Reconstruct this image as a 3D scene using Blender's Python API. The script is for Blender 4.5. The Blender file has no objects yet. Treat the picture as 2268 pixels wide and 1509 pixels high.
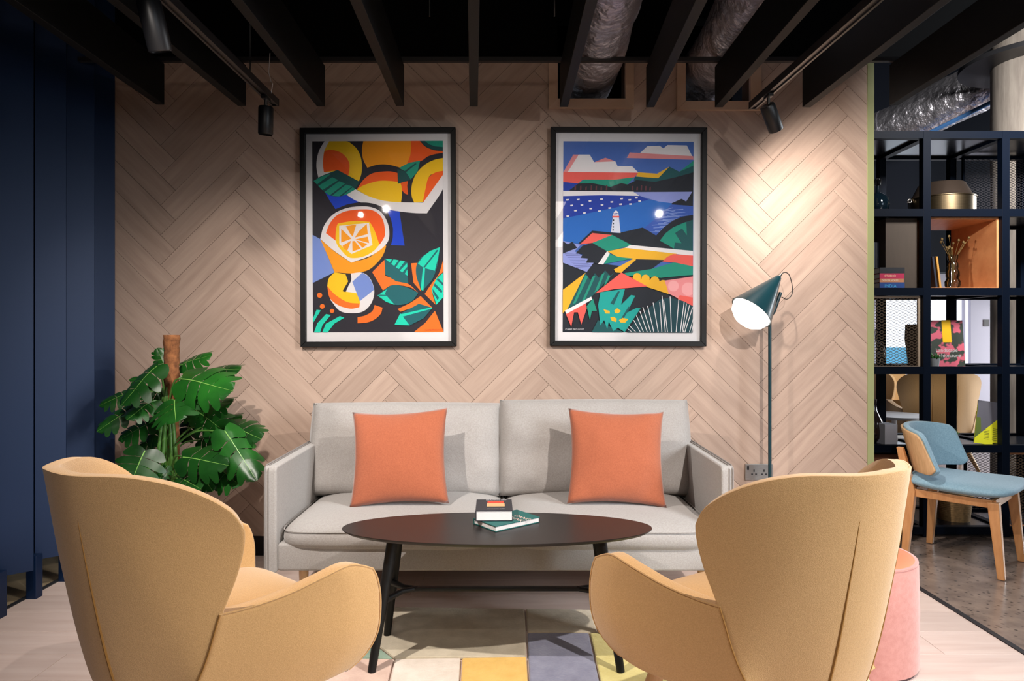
import bpy, bmesh, math, random
from mathutils import Vector, Matrix, noise
random.seed(7)
S = bpy.context.scene; COL = S.collection; PI = math.pi
# ------------------------------------------------------------------ camera, world, lights, exposure
F = 1512.0; CX = 1134.0; HY = 745.0; CH = 1.16
cam = bpy.data.cameras.new('camera'); camo = bpy.data.objects.new('camera', cam); COL.objects.link(camo)
cam.sensor_width = 36; cam.lens = F/2268*36; cam.shift_y = -(754.5-HY)/2268
cam.clip_start = .05; camo.location = (0, 0, CH); camo.rotation_euler = (PI/2, 0, 0); S.camera = camo
S.view_settings.view_transform = 'Standard'; S.view_settings.look = 'None'
S.view_settings.gamma = 1; S.view_settings.use_curve_mapping = False
S.view_settings.exposure = -0.5
W = bpy.data.worlds.new('world'); S.world = W; W.use_nodes = True
W.node_tree.nodes['Background'].inputs[0].default_value = (.86, .92, 1.0, 1); W.node_tree.nodes['Background'].inputs[1].default_value = .07

def aim(o, target):
    o.rotation_euler = (Vector(target)-o.location).to_track_quat('-Z', 'Y').to_euler()
def spot(name, loc, target, power, deg, blend=.5, col=(1, .9, .8), size=.02):
    l = bpy.data.lights.new(name, 'SPOT'); l.energy = power; l.spot_size = math.radians(deg); l.spot_blend = blend
    l.color = col; l.shadow_soft_size = size
    o = bpy.data.objects.new(name, l); COL.objects.link(o); o.location = loc; aim(o, target); return o
def area(name, loc, target, power, sx, sy, col=(1, 1, 1)):
    l = bpy.data.lights.new(name, 'AREA'); l.shape = 'RECTANGLE'; l.size = sx; l.size_y = sy; l.energy = power; l.color = col
    o = bpy.data.objects.new(name, l); COL.objects.link(o); o.location = loc; aim(o, target); return o
spot('downlight_beam', (-.1, .3, 2.6), (0, 2.2, 0), 45, 90, .9, (1, .9, .8), .06)
area('daylight_right', (3.9, -.5, 2.0), (1.15, 1.75, .5), 40, 1.5, 1.5, (.9, .95, 1)).data.spread = math.radians(55)
area('window_behind', (4.4, -2.8, 1.7), (-1.5, 3, .9), 42, 2.2, 1.9, (.66, .83, 1))  # unseen cool fill light added behind and to the right of the camera
area('room_glow', (-.05, -.7, 2.45), (0, 1.7, .45), 22, 1.3, .6, (1, .88, .76))  # unseen warm fill added overhead to brighten the near sides of the armchairs
area('daylight_cafe', (7.2, 5.9, 1.9), (3.4, 6.2, .5), 420, 2.4, 2.4, (.9, .95, 1))
area('cafe_downlight', (2.7, 2.0, 3.0), (3.7, 5.1, 1.9), 75, .5, .5, (1, .97, .93)).data.spread = math.radians(80)

# ------------------------------------------------------------------ helpers
def P(px, py, Y): return Vector(((px-CX)*Y/F, Y, CH+(HY-py)*Y/F))
def Pz(px, py, z): return P(px, py, F*(z-CH)/(HY-py))
def lin(c):
    r = []
    for v in c[:3]:
        v /= 255.0
        r.append(v/12.92 if v <= .04045 else ((v+.055)/1.055)**2.4)
    return (*r, 1)
def mat(name, rgb, rough=.6, metal=0, var=0, vscale=8, bump=0, bscale=200, stretch=(1, 1, 1), rgb2=None, rand=0, emit=0, spec=None, coat=0, sheen=0, coords='Object', trans=0, alpha=1, ior=1.5):
    m = bpy.data.materials.new(name); m.use_nodes = True; nt = m.node_tree; N = nt.nodes; Lk = nt.links
    b = N['Principled BSDF']; c = lin(rgb)
    b.inputs['Base Color'].default_value = c; b.inputs['Roughness'].default_value = rough; b.inputs['Metallic'].default_value = metal
    if spec is not None: b.inputs['Specular IOR Level'].default_value = spec
    b.inputs['Coat Weight'].default_value = coat; b.inputs['Sheen Weight'].default_value = sheen
    b.inputs['Transmission Weight'].default_value = trans; b.inputs['IOR'].default_value = ior
    if alpha < 1: b.inputs['Alpha'].default_value = alpha
    if emit:
        b.inputs['Emission Color'].default_value = c; b.inputs['Emission Strength'].default_value = emit
    if var or bump or rand:
        tc = N.new('ShaderNodeTexCoord'); mp = N.new('ShaderNodeMapping'); mp.inputs['Scale'].default_value = stretch
        Lk.new(tc.outputs[coords], mp.inputs[0]); vec = mp.outputs[0]
        oi = N.new('ShaderNodeObjectInfo')
        if rand:
            ad = N.new('ShaderNodeVectorMath'); ad.operation = 'MULTIPLY_ADD'
            cb = N.new('ShaderNodeCombineXYZ')
            for i in range(3): Lk.new(oi.outputs['Random'], cb.inputs[i])
            Lk.new(cb.outputs[0], ad.inputs[0]); ad.inputs[1].default_value = (37, 53, 71); Lk.new(vec, ad.inputs[2]); vec = ad.outputs[0]
    if var or rand:
        nz = N.new('ShaderNodeTexNoise'); nz.inputs['Scale'].default_value = vscale; nz.inputs['Detail'].default_value = 6; nz.inputs['Roughness'].default_value = .6
        Lk.new(vec, nz.inputs['Vector'])
        mx = N.new('ShaderNodeMix'); mx.data_type = 'RGBA'
        d = lin(rgb2) if rgb2 else tuple(v*(1-var) for v in c[:3])+(1,)
        mx.inputs['A'].default_value = c; mx.inputs['B'].default_value = d
        rp = N.new('ShaderNodeMapRange'); rp.inputs[1].default_value = .35; rp.inputs[2].default_value = .7
        Lk.new(nz.outputs[0], rp.inputs[0]); Lk.new(rp.outputs[0], mx.inputs['Factor']); out = mx.outputs['Result']
        if rand:
            hs = N.new('ShaderNodeHueSaturation'); mr = N.new('ShaderNodeMapRange')
            mr.inputs[3].default_value = 1-rand; mr.inputs[4].default_value = 1+rand
            Lk.new(oi.outputs['Random'], mr.inputs[0]); Lk.new(mr.outputs[0], hs.inputs['Value']); Lk.new(out, hs.inputs['Color']); out = hs.outputs[0]
        Lk.new(out, b.inputs['Base Color'])
        if emit: Lk.new(out, b.inputs['Emission Color'])
    if bump:
        n2 = N.new('ShaderNodeTexNoise'); n2.inputs['Scale'].default_value = bscale; n2.inputs['Detail'].default_value = 3
        Lk.new(vec, n2.inputs['Vector']); bp = N.new('ShaderNodeBump'); bp.inputs['Strength'].default_value = bump; bp.inputs['Distance'].default_value = .002
        Lk.new(n2.outputs[0], bp.inputs['Height']); Lk.new(bp.outputs[0], b.inputs['Normal'])
    return m
def glassmat(name, tint=(255, 255, 255), refl=.06, rough=.02):
    m = bpy.data.materials.new(name); m.use_nodes = True; nt = m.node_tree; N = nt.nodes; N.clear()
    o = N.new('ShaderNodeOutputMaterial'); t = N.new('ShaderNodeBsdfTransparent'); g = N.new('ShaderNodeBsdfGlossy'); mx = N.new('ShaderNodeMixShader'); fr = N.new('ShaderNodeFresnel')
    t.inputs[0].default_value = lin(tint); g.inputs['Roughness'].default_value = rough; fr.inputs[0].default_value = 1.45 if refl < .1 else 1.8
    nt.links.new(fr.outputs[0], mx.inputs[0]); nt.links.new(t.outputs[0], mx.inputs[1]); nt.links.new(g.outputs[0], mx.inputs[2]); nt.links.new(mx.outputs[0], o.inputs[0]); return m

def mesh(name, V, Fc, m=None, parent=None, smooth=False, loc=None, mi=None):
    me = bpy.data.meshes.new(name); me.from_pydata([tuple(v) for v in V], [], Fc)
    for x in (m if isinstance(m, (list, tuple)) else [m] if m else []): me.materials.append(x)
    if mi: me.polygons.foreach_set('material_index', mi)
    if smooth: me.polygons.foreach_set('use_smooth', [True]*len(Fc))
    me.update(); o = bpy.data.objects.new(name, me); COL.objects.link(o)
    if parent: o.parent = parent
    if loc is not None: o.location = loc
    return o
def tag(o, label=None, cat=None, group=None, kind=None):
    if label: o['label'] = label
    if cat: o['category'] = cat
    if group: o['group'] = group
    if kind: o['kind'] = kind
    return o
def thing(name, label, cat, loc=(0, 0, 0), rz=0, group=None):
    o = bpy.data.objects.new(name, None); COL.objects.link(o); o.location = loc; o.rotation_euler = (0, 0, rz); o.empty_display_size = .1
    return tag(o, label, cat, group)
class MB:
    def __init__(s): s.V = []; s.F = []; s.M = []
    def add(s, V, Fc, k=0):
        n = len(s.V); s.V += [Vector(v) for v in V]; s.F += [tuple(i+n for i in f) for f in Fc]; s.M += [k]*len(Fc); return s
    def box(s, a, b, k=0, rot=None, c=None):
        (x0, y0, z0), (x1, y1, z1) = a, b
        V = [Vector(v) for v in ((x0, y0, z0), (x1, y0, z0), (x1, y1, z0), (x0, y1, z0), (x0, y0, z1), (x1, y0, z1), (x1, y1, z1), (x0, y1, z1))]
        if rot is not None:
            c = Vector(c) if c is not None else (Vector(a)+Vector(b))/2
            V = [c+rot@(v-c) for v in V]
        return s.add(V, [(0, 3, 2, 1), (4, 5, 6, 7), (0, 1, 5, 4), (1, 2, 6, 5), (2, 3, 7, 6), (3, 0, 4, 7)], k)
    def tube(s, pts, r, n=12, k=0, cap=True):
        pts = [Vector(p) for p in pts]; m = len(pts); rr = r if isinstance(r, (list, tuple)) else [r]*m
        V = []; prev = None
        for i, p in enumerate(pts):
            d = (pts[min(i+1, m-1)]-pts[max(i-1, 0)]).normalized()
            if prev is None:
                u = d.cross(Vector((0, 0, 1)));
                if u.length < .1: u = d.cross(Vector((0, 1, 0)))
            else: u = prev-d*prev.dot(d)
            u.normalize(); prev = u; w = d.cross(u)
            V += [p+rr[i]*(math.cos(2*PI*j/n)*u+math.sin(2*PI*j/n)*w) for j in range(n)]
        Fc = [(i*n+j, i*n+(j+1) % n, (i+1)*n+(j+1) % n, (i+1)*n+j) for i in range(m-1) for j in range(n)]
        if cap: Fc += [tuple(reversed(range(n))), tuple(range((m-1)*n, m*n))]
        return s.add(V, Fc, k)
    def lathe(s, prof, c=(0, 0, 0), n=32, k=0, ax=None, sy=1):
        c = Vector(c); V = []
        for r, z in prof: V += [Vector((r*math.cos(2*PI*j/n), sy*r*math.sin(2*PI*j/n), z)) for j in range(n)]
        if ax is not None:
            q = Vector((0, 0, 1)).rotation_difference(Vector(ax)); V = [q@v for v in V]
        V = [c+v for v in V]; m = len(prof)
        Fc = [(i*n+j, i*n+(j+1) % n, (i+1)*n+(j+1) % n, (i+1)*n+j) for i in range(m-1) for j in range(n)]
        if prof[0][0] > 1e-5: Fc.append(tuple(reversed(range(n))))
        if prof[-1][0] > 1e-5: Fc.append(tuple(range((m-1)*n, m*n)))
        return s.add(V, Fc, k)
    def prism(s, poly, z0, z1, k=0, T=None):
        n = len(poly); V = [Vector((p[0], p[1], z0)) for p in poly]+[Vector((p[0], p[1], z1)) for p in poly]
        if T: V = [T(v) for v in V]
        return s.add(V, [tuple(reversed(range(n))), tuple(range(n, 2*n))]+[(i, (i+1) % n, n+(i+1) % n, n+i) for i in range(n)], k)
    def build(s, name, m=None, parent=None, smooth=False, bevel=0, sub=0, seg=2, fix=False):
        o = mesh(name, s.V, s.F, m, parent, smooth, mi=s.M)
        if fix:
            bm = bmesh.new(); bm.from_mesh(o.data); bmesh.ops.recalc_face_normals(bm, faces=bm.faces); bm.to_mesh(o.data); bm.free()
        if bevel:
            b = o.modifiers.new('bevel', 'BEVEL'); b.width = bevel; b.segments = seg; b.limit_method = 'ANGLE'; b.angle_limit = .6
        if sub:
            b = o.modifiers.new('sub', 'SUBSURF'); b.levels = sub; b.render_levels = sub
        if smooth and not sub:
            o.data.set_sharp_from_angle(angle=.7)
        return o
def box(name, a, b, m, parent=None, bevel=0, seg=2, rot=None): return MB().box(a, b, rot=rot).build(name, m, parent, bevel=bevel, seg=seg)
def tube(name, pts, r, m, parent=None, n=12): return MB().tube(pts, r, n).build(name, m, parent, smooth=True)
def lathe(name, prof, c, m, parent=None, n=32, ax=None, sy=1): return MB().lathe(prof, c, n, ax=ax, sy=sy).build(name, m, parent, smooth=True)
def struct(o, label=None): o['kind'] = 'structure'; return tag(o, label) if label else o
def children(o): return [c for c in bpy.data.objects if c.parent == o]
def copy_tree(o, parent=None):
    c = o.copy(); COL.objects.link(c)
    if parent: c.parent = parent
    for ch in children(o): copy_tree(ch, c)
    return c
def crom(pts, n=6, closed=True):
    out = []; m = len(pts)
    for i in range(m if closed else m-1):
        p = [pts[(i+j-1) % m] if closed else pts[max(0, min(m-1, i+j-1))] for j in range(4)]
        for q in range(n):
            t = q/n
            out.append(tuple(.5*((2*p[1][d])+(-p[0][d]+p[2][d])*t+(2*p[0][d]-5*p[1][d]+4*p[2][d]-p[3][d])*t*t+(-p[0][d]+3*p[1][d]-3*p[2][d]+p[3][d])*t**3) for d in range(len(pts[0]))))
    if not closed: out.append(tuple(pts[-1]))
    return out
def soften(pts, n=5, lim=.75):
    m = len(pts)
    if m < 8: return pts
    def turn(i):
        a, b, c = pts[i-1], pts[i], pts[(i+1) % m]; u = math.atan2(b[1]-a[1], b[0]-a[0]); v = math.atan2(c[1]-b[1], c[0]-b[0])
        return abs((v-u+PI) % (2*PI)-PI)
    cor = [turn(i) > lim for i in range(m)]; out = []
    for i in range(m):
        p1, p2 = pts[i], pts[(i+1) % m]; p0, p3 = pts[i-1], pts[(i+2) % m]
        if cor[i] and cor[(i+1) % m]: out.append(p1); continue
        if cor[i]: p0 = (2*p1[0]-p2[0], 2*p1[1]-p2[1])
        if cor[(i+1) % m]: p3 = (2*p2[0]-p1[0], 2*p2[1]-p1[1])
        for q in range(n):
            t = q/n; out.append(tuple(.5*((2*p1[d])+(-p0[d]+p2[d])*t+(2*p0[d]-5*p1[d]+4*p2[d]-p3[d])*t*t+(-p0[d]+3*p1[d]-3*p2[d]+p3[d])*t**3) for d in (0, 1)))
    return out
def lerp_tab(tab, x):
    if x <= tab[0][0]: return tab[0][1]
    if x >= tab[-1][0]: return tab[-1][1]
    n = len(tab); sl = [(tab[i+1][1]-tab[i][1])/(tab[i+1][0]-tab[i][0]) for i in range(n-1)]
    for i in range(n-1):
        (a, b), (c, d) = tab[i], tab[i+1]
        if x <= c:
            m0 = sl[i] if i == 0 else (sl[i-1]+sl[i])/2; m1 = sl[i] if i == n-2 else (sl[i]+sl[i+1])/2; h = c-a; u = (x-a)/h
            return (2*u**3-3*u*u+1)*b+(u**3-2*u*u+u)*h*m0+(-2*u**3+3*u*u)*d+(u**3-u*u)*h*m1
def text(name, body, size, m, parent, loc, rot, ext=.0003, align='CENTER'):
    cu = bpy.data.curves.new(name, 'FONT'); cu.body = body; cu.size = size; cu.extrude = ext; cu.align_x = align; cu.align_y = 'CENTER'; cu.resolution_u = 3
    o = bpy.data.objects.new(name, cu); COL.objects.link(o)
    bpy.context.view_layer.update()
    me = bpy.data.meshes.new_from_object(o.evaluated_get(bpy.context.evaluated_depsgraph_get())); bpy.data.objects.remove(o)
    me.materials.clear(); me.materials.append(m)
    q = bpy.data.objects.new(name, me); COL.objects.link(q); q.parent = parent; q.location = loc; q.rotation_euler = rot; return q

# ------------------------------------------------------------------ materials
M = {}
M['oakwall'] = mat('oak_wall', (187, 162, 145), .5, var=.2, vscale=3.6, stretch=(.7, 9, 9), rgb2=(168, 143, 127), rand=.08, bump=.15, bscale=60)
M['oakfloor'] = mat('oak_floor', (230, 210, 200), .38, var=.2, vscale=3, stretch=(.8, 9, 9), rgb2=(216, 192, 181), rand=.05, bump=.1, bscale=60)
M['oaktrim'] = mat('oak_trim', (192, 164, 142), .55, var=.2, vscale=6, stretch=(1, 1, 1), rgb2=(180, 150, 124), rand=.04)
M['black'] = mat('black_paint', (12, 12, 13), .5, spec=.3)
M['baffle'] = mat('baffle_black', (5, 5, 6), .6, spec=.25, var=.15, vscale=30, bump=.1)
M['void'] = mat('void_black', (7, 7, 8), .95, spec=.1)
M['track'] = mat('track_black', (36, 33, 33), .35)
M['navy'] = mat('navy_lacquer', (3, 33, 68), .5, metal=.3, coat=.0)
M['joint'] = mat('joint_brown', (96, 70, 52), .9)
M['green'] = mat('sage_green_paint', (150, 156, 108), .55)
M['foil'] = mat('foil', (214, 211, 220), .42, metal=.9, bump=1.0, bscale=15, var=.1)
nt = M['foil'].node_tree
for n_ in nt.nodes:
    if n_.type == 'BUMP': n_.inputs['Distance'].default_value = .03
M['tealmetal'] = mat('teal_metal', (12, 50, 58), .35, coat=.3)
M['steel'] = mat('brushed_steel', (178, 172, 165), .3, metal=1, var=.15, vscale=40, stretch=(1, 1, 12))
M['darkplastic'] = mat('dark_plastic', (18, 18, 20), .4)
M['sofa'] = mat('grey_wool', (165, 161, 157), .9, var=.2, vscale=170, rgb2=(150, 145, 141), bump=.5, bscale=260, sheen=.3)
M['sofadark'] = mat('grey_seam', (128, 122, 118), .9)
M['rust'] = mat('rust_linen', (168, 92, 60), .9, var=.12, vscale=180, rgb2=(152, 80, 50), bump=.5, bscale=300, sheen=.3)
M['mustard'] = mat('mustard_wool', (200, 157, 103), .92, var=.12, vscale=330, rgb2=(182, 140, 86), bump=.45, bscale=420, sheen=.35)
M['mustardseam'] = mat('mustard_seam', (150, 106, 48), .9)
M['beech'] = mat('beech', (216, 158, 104), .42, var=.15, vscale=9, stretch=(6, 6, 1), rgb2=(196, 136, 84))
M['palewood'] = mat('pale_ash', (226, 186, 140), .45, var=.15, vscale=9, stretch=(6, 6, 1), rgb2=(206, 164, 118))
M['tabletop'] = mat('black_laminate', (30, 27, 27), .38, coat=.0)
M['pinkfelt'] = mat('pink_velvet', (192, 134, 124), .9, var=.1, vscale=50, rgb2=(180, 120, 110), bump=.3, bscale=300, sheen=.4)
M['pinktop'] = mat('coral_leather', (222, 128, 92), .5, bump=.1)
M['bluefab'] = mat('blue_wool', (148, 184, 202), .9, var=.2, vscale=140, rgb2=(124, 162, 184), bump=.4, bscale=300, sheen=.3)
M['concrete'] = mat('polished_concrete', (148, 130, 118), .22, var=.3, vscale=9, rgb2=(112, 98, 90), coords='Object')
M['concretecol'] = mat('cast_concrete', (168, 158, 148), .8, var=.2, vscale=6, stretch=(6, 6, .6), rgb2=(138, 128, 120), bump=.3, bscale=40)
M['strip'] = mat('steel_strip', (66, 66, 70), .4, metal=.6)
M['shelf'] = mat('shelf_navy_steel', (5, 13, 27), .45, spec=.1)
M['shelfboard'] = mat('shelf_board', (22, 26, 36), .25, spec=.6)
M['plywood'] = mat('ply_orange', (206, 142, 92), .55, var=.15, vscale=10, stretch=(8, 1, 1), rgb2=(186, 120, 74))
M['darkply'] = mat('ply_dark', (72, 60, 50), .7, var=.1, vscale=10, stretch=(8, 8, 1))
M['mesh'] = mat('mesh_bronze', (112, 92, 74), .45, metal=.6)
M['meshdark'] = mat('mesh_dark', (52, 50, 56), .5, metal=.5)
M['brass'] = mat('brushed_tin', (136, 118, 92), .32, metal=1, var=.25, vscale=20, stretch=(1, 1, 14))
M['tindark'] = mat('dark_tin', (70, 58, 50), .45, metal=.7)
M['leaf'] = mat('monstera_green', (28, 88, 24), .38, var=.35, vscale=5, rgb2=(12, 52, 14), rand=.35, coat=0)
M['vein'] = mat('monstera_vein', (120, 170, 80), .4)
M['stem'] = mat('monstera_stem', (76, 122, 50), .45)
M['coir'] = mat('coir', (150, 96, 56), .95, var=.5, vscale=40, rgb2=(92, 54, 30), bump=1, bscale=90)
M['pot'] = mat('dark_pot', (34, 32, 34), .6)
M['soil'] = mat('soil', (40, 28, 20), .95, bump=.6)
M['bulb'] = mat('lamp_glow', (255, 248, 238), .5, emit=3.4)
M['white'] = mat('white_card', (236, 234, 236), .8)
M['paper'] = mat('paper', (232, 228, 226), .9, var=.1, vscale=60, stretch=(1, 1, 30))
M['glass'] = glassmat('picture_glass')
M['clear'] = glassmat('clear_glass', (244, 246, 244), .05, .08)
M['darkglass'] = mat('black_glass', (10, 22, 30), .06, coat=.5)
M['greyceramic'] = mat('grey_ceramic', (128, 132, 136), .6)
M['charcoal'] = mat('charcoal_ceramic', (44, 46, 50), .5)
M['lilacwall'] = mat('lilac_grey_wall', (176, 172, 184), .8)
M['winwhite'] = mat('window_daylight', (236, 244, 255), .5, emit=2.2)
M['winblue'] = mat('window_blue', (70, 150, 186), .5, emit=.7)
M['wicker'] = mat('wicker', (160, 128, 84), .8, var=.4, vscale=60, bump=.8, bscale=100)
_cc = {}
def C(*rgb, rough=.6):
    k = rgb+(rough,)
    if k not in _cc: _cc[k] = mat('colour_%d_%d_%d' % rgb, rgb, rough)
    return _cc[k]

# ------------------------------------------------------------------ setting
WY = 3.62; PPM = F/WY; XL = (249-CX)/PPM; XR = (1921-CX)/PPM; ZT = CH+(HY-131)/PPM; RXS = 1.875; LXS = -2.155
# floor: oak boards between the two steel strips, concrete beyond
fl = MB().box((LXS, -1.6, -.05), (RXS, 3.72, -.016)).build('floor', M['joint']); struct(fl)
bw = .19; yy = -1.5; row = 0
while yy < 3.7:
    x = LXS-(random.random()*1.4)
    while x < RXS:
        x0 = max(x, LXS+.012); x1 = min(x+1.9, RXS-.012)
        if x1-x0 > .05:
            y1 = min(yy+bw, 3.70)
            o = box('floor_board', (0, 0, -.016), (x1-x0-.0015, y1-yy-.0015, 0), M['oakfloor'], fl, bevel=.0006, seg=1); o.location = (x0, yy, 0)
        x += 1.9
    yy += bw; row += 1
cf = MB().box((RXS+.0, -1.6, -.05), (7.5, 9, -.002)).build('floor', M['concrete']); struct(cf)
cf2 = MB().box((-3.6, -1.6, -.05), (LXS, 5, -.002)).build('floor', mat('pale_concrete', (176, 156, 124), .6, var=.2, vscale=14)); struct(cf2)
cf3 = MB().box((LXS, 3.72, -.05), (RXS, 9, -.002)).build('floor', M['concrete']); struct(cf3)
# speckles for the concrete
nt = M['concrete'].node_tree; N = nt.nodes
vo = N.new('ShaderNodeTexVoronoi'); vo.inputs['Scale'].default_value = 34; tcn = N.new('ShaderNodeTexCoord'); nt.links.new(tcn.outputs['Object'], vo.inputs['Vector'])
cr = N.new('ShaderNodeMapRange'); cr.inputs[1].default_value = .12; cr.inputs[2].default_value = .3; nt.links.new(vo.outputs['Distance'], cr.inputs[0])
b = N['Principled BSDF']; src = b.inputs['Base Color'].links[0].from_socket
mxx = N.new('ShaderNodeMix'); mxx.data_type = 'RGBA'; mxx.blend_type = 'MULTIPLY'; mxx.inputs['A'].default_value = (.45, .42, .4, 1)
mx2 = N.new('ShaderNodeMix'); mx2.data_type = 'RGBA'; nt.links.new(cr.outputs[0], mx2.inputs['Factor']); nt.links.new(src, mx2.inputs['B']); mx2.inputs['A'].default_value = (.075, .06, .052, 1)
nt.links.new(mx2.outputs['Result'], b.inputs['Base Color'])
for x in (LXS, RXS):
    st = MB().box((x-.012, -1.6, -.02), (x+.012, 3.72, .003)).build('trim_1' if x < 0 else 'trim_2', M['strip']); struct(st)
    if x > 0:
        for i in range(12):
            lathe('screw', [(.004, 0), (.004, .0008)], (x, 1.6+.18*i, .003), M['steel'], st, n=8)

# back wall with herringbone planks
HX = (388.5-CX)/PPM; HZ = CH+(HY-355.5)/PPM; w = 165.5/5*math.sqrt(2)/PPM; n5 = 5
holes = [(P(1235, 0, WY).x, P(1384, 0, WY).x, P(0, 221, WY).z), (P(1517, 0, WY).x, P(1660, 0, WY).x, P(0, 226, WY).z)]
wall = MB()
zb = .10
def wallslab(mb, x0, x1, y0, y1, z0, z1):
    xs = [x0]+[v for h in holes for v in (h[0], h[1])]+[x1]
    for i in range(len(xs)-1):
        zt = z1
        if i % 2 == 1: zt = holes[i//2][2]
        mb.box((xs[i], y0, z0), (xs[i+1], y1, zt))
wallslab(wall, XL, XR, WY+.009, WY+.12, 0, ZT)
wall = wall.build('wall_back', M['joint']); struct(wall)
def clip(poly, f):
    out = []
    for i in range(len(poly)):
        a, b = poly[i], poly[(i+1) % len(poly)]; fa, fb = f(a), f(b)
        if fa >= 0: out.append(a)
        if (fa >= 0) != (fb >= 0):
            t = fa/(fa-fb); out.append((a[0]+(b[0]-a[0])*t, a[1]+(b[1]-a[1])*t))
    return out
r2 = math.sqrt(2)
def uv2xz(u, v): return (HX+(u-v)*w/r2, HZ+(u+v)*w/r2)
g = .008
for mcol in range(-3, 6):
    for k in range(-75, 75):
        for typ in (0, 1):
            u0, v0 = k+2*n5*mcol, k
            q = (u0+g, v0+g, u0+n5-g, v0+1-g) if typ == 0 else (u0+g, v0+1+g, u0+1-g, v0+1+n5-g)
            poly = [uv2xz(q[0], q[1]), uv2xz(q[2], q[1]), uv2xz(q[2], q[3]), uv2xz(q[0], q[3])]
            for f in (lambda p: p[0]-XL, lambda p: XR-p[0], lambda p: p[1]-zb, lambda p: ZT-p[1]):
                poly = clip(poly, f)
                if len(poly) < 3: break
            if len(poly) < 3: continue
            pieces = [poly]
            for (hx0, hx1, hz) in holes:
                new = []
                for pl in pieces:
                    for fs in ([lambda p: hx0-p[0]], [lambda p: p[0]-hx1], [lambda p: p[0]-hx0, lambda p: hx1-p[0], lambda p: hz-p[1]]):
                        q2 = pl
                        for f in fs:
                            q2 = clip(q2, f)
                            if len(q2) < 3: break
                        if len(q2) >= 3: new.append(q2)
                pieces = new
            if not pieces: continue
            cx, cz = uv2xz((q[0]+q[2])/2, (q[1]+q[3])/2); a = PI/4 if typ == 0 else 3*PI/4
            mb = MB(); ca, sa = math.cos(a), math.sin(a); ar = 0
            for pl in pieces:
                loc = [((x-cx)*ca+(z-cz)*sa, -(x-cx)*sa+(z-cz)*ca) for x, z in pl]
                ar += abs(sum(loc[i][0]*loc[(i+1) % len(loc)][1]-loc[(i+1) % len(loc)][0]*loc[i][1] for i in range(len(loc))))/2
                mb.prism(loc, 0, .009, T=lambda v: Vector((v.x, v.z, v.y)))
            if ar < 1e-4: continue
            o = mb.build('plank', M['oakwall'], wall, fix=True); o.location = (cx, WY, cz); o.rotation_euler = (0, -a, 0)
bb = box('baseboard_back', (XL, WY-.012, 0), (XR, WY+.009, zb), M['black']); struct(bb)
gt = box('trim_3', (XR, WY-.004, 0), (XR+.034, WY+.12, ZT), M['green']); struct(gt)
# oak frames around the duct openings
for (hx0, hx1, hz), (l, r, btm) in zip(holes, ((P(1215, 0, WY).x, P(1403, 0, WY).x, P(0, 242, WY).z), (P(1498, 0, WY).x, P(1684, 0, WY).x, P(0, 246, WY).z))):
    t = thing('opening_frame', 'pale oak frame around the duct opening above the right-hand picture%s' % ('' if l < .7 else ', nearest the green edge'), 'frame', ((l+r)/2, WY, btm))
    def part(nm, poly):
        o = MB().prism([(x-(l+r)/2, z-btm) for x, z in poly], 0, .02, T=lambda v: Vector((v.x, v.z-.02, v.y))).build(nm, M['oaktrim'], t, fix=True, bevel=.001, seg=1)
    part('rail', [(l, btm), (r, btm), (hx1, hz), (hx0, hz)])
    part('side_board', [(l, btm), (hx0, hz), (hx0, ZT), (l, ZT)]); part('side_board', [(r, btm), (r, ZT), (hx1, ZT), (hx1, hz)])
# dark upper wall, ceiling
up = MB(); wallslab2 = [(-3.6, holes[0][0]), (holes[0][1], holes[1][0]), (holes[1][1], XR+.034)]
for a, b_ in wallslab2: up.box((a, WY+.02, ZT), (b_, WY+.12, 3.9))
for h in holes: up.box((h[0], WY+.02, 2.86), (h[1], WY+.12, 3.9))
struct(up.build('wall_upper', M['void']))
hb = MB()
for h in holes: hb.box((h[0]-.1, WY+.6, h[2]-.2), (h[1]+.1, WY+.65, 3.2))
struct(hb.build('wall_void', M['void']))
struct(box('ceiling', (-3.6, -3, 3.9), (7.5, 9, 3.95), M['void']))
struct(box('wall_left', (-3.65, -3, 0), (-3.6, 5, 3.9), M['void']))
# baffles
BZ = 2.29
bl = [((6.6, 0), (346, 232)), ((235, 0), (527, 235)), ((510, 0), (702, 236)), ((774, 0), (877, 235)), ((1036, 0), (1040, 236)), ((1298, 0), (1240, 237)), ((1541, 0), (1431, 238)), ((1790, 0), (1583, 238)), ((2082, 0), (1777, 238)), ((2345, 0), (1970, 234))]
pos = ['beside the navy screen', 'just left of the left track spotlight', 'right of the left track spotlight, over the left picture edge', 'above the left picture', 'between the two pictures, seen straight on', 'in front of the first duct, left side', 'between the two ducts', 'in front of the second duct', 'right of the right track spotlight', 'over the shelving, right of the green edge']
for i, (a, b_) in enumerate(bl):
    A = Pz(a[0], a[1] if a[1] else .01, BZ); B = Pz(b_[0], b_[1], BZ); d = (A-B).normalized(); L = (B.y+1.4)/-d.y
    ang = math.atan2(-d.x, -d.y)
    t = MB().box((0, -L, 0), (.04, 0, .20)).build('ceiling_baffle', M['baffle'], bevel=.002)
    t.location = B; t.rotation_euler = (0, 0, math.atan2(d.x, -d.y)*1)
    tag(t, 'deep black ceiling baffle %s' % pos[i], 'baffle', 'black ceiling baffles')
rl = box('hanging_rail', (-2.1, 3.30, 2.492), (2.2, 3.325, 2.512), M['track']); tag(rl, 'thin black rail lying across the tops of the ceiling baffles', 'rail')
for x0, y_ in ((-.35, 2.9), (.18, 2.9), (-1.17, 3.05)):
    k = tube('suspension_wire', [(x0, y_, 2.52 if x0 > -1 else 2.30), (x0, y_, 3.9)], .003, M['steel']); tag(k, 'thin steel suspension wire %s' % ('above the end of the left lighting track' if x0 < -1 else 'above the left picture' if x0 < 0 else 'hanging between the two pictures'), 'wire')
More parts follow.
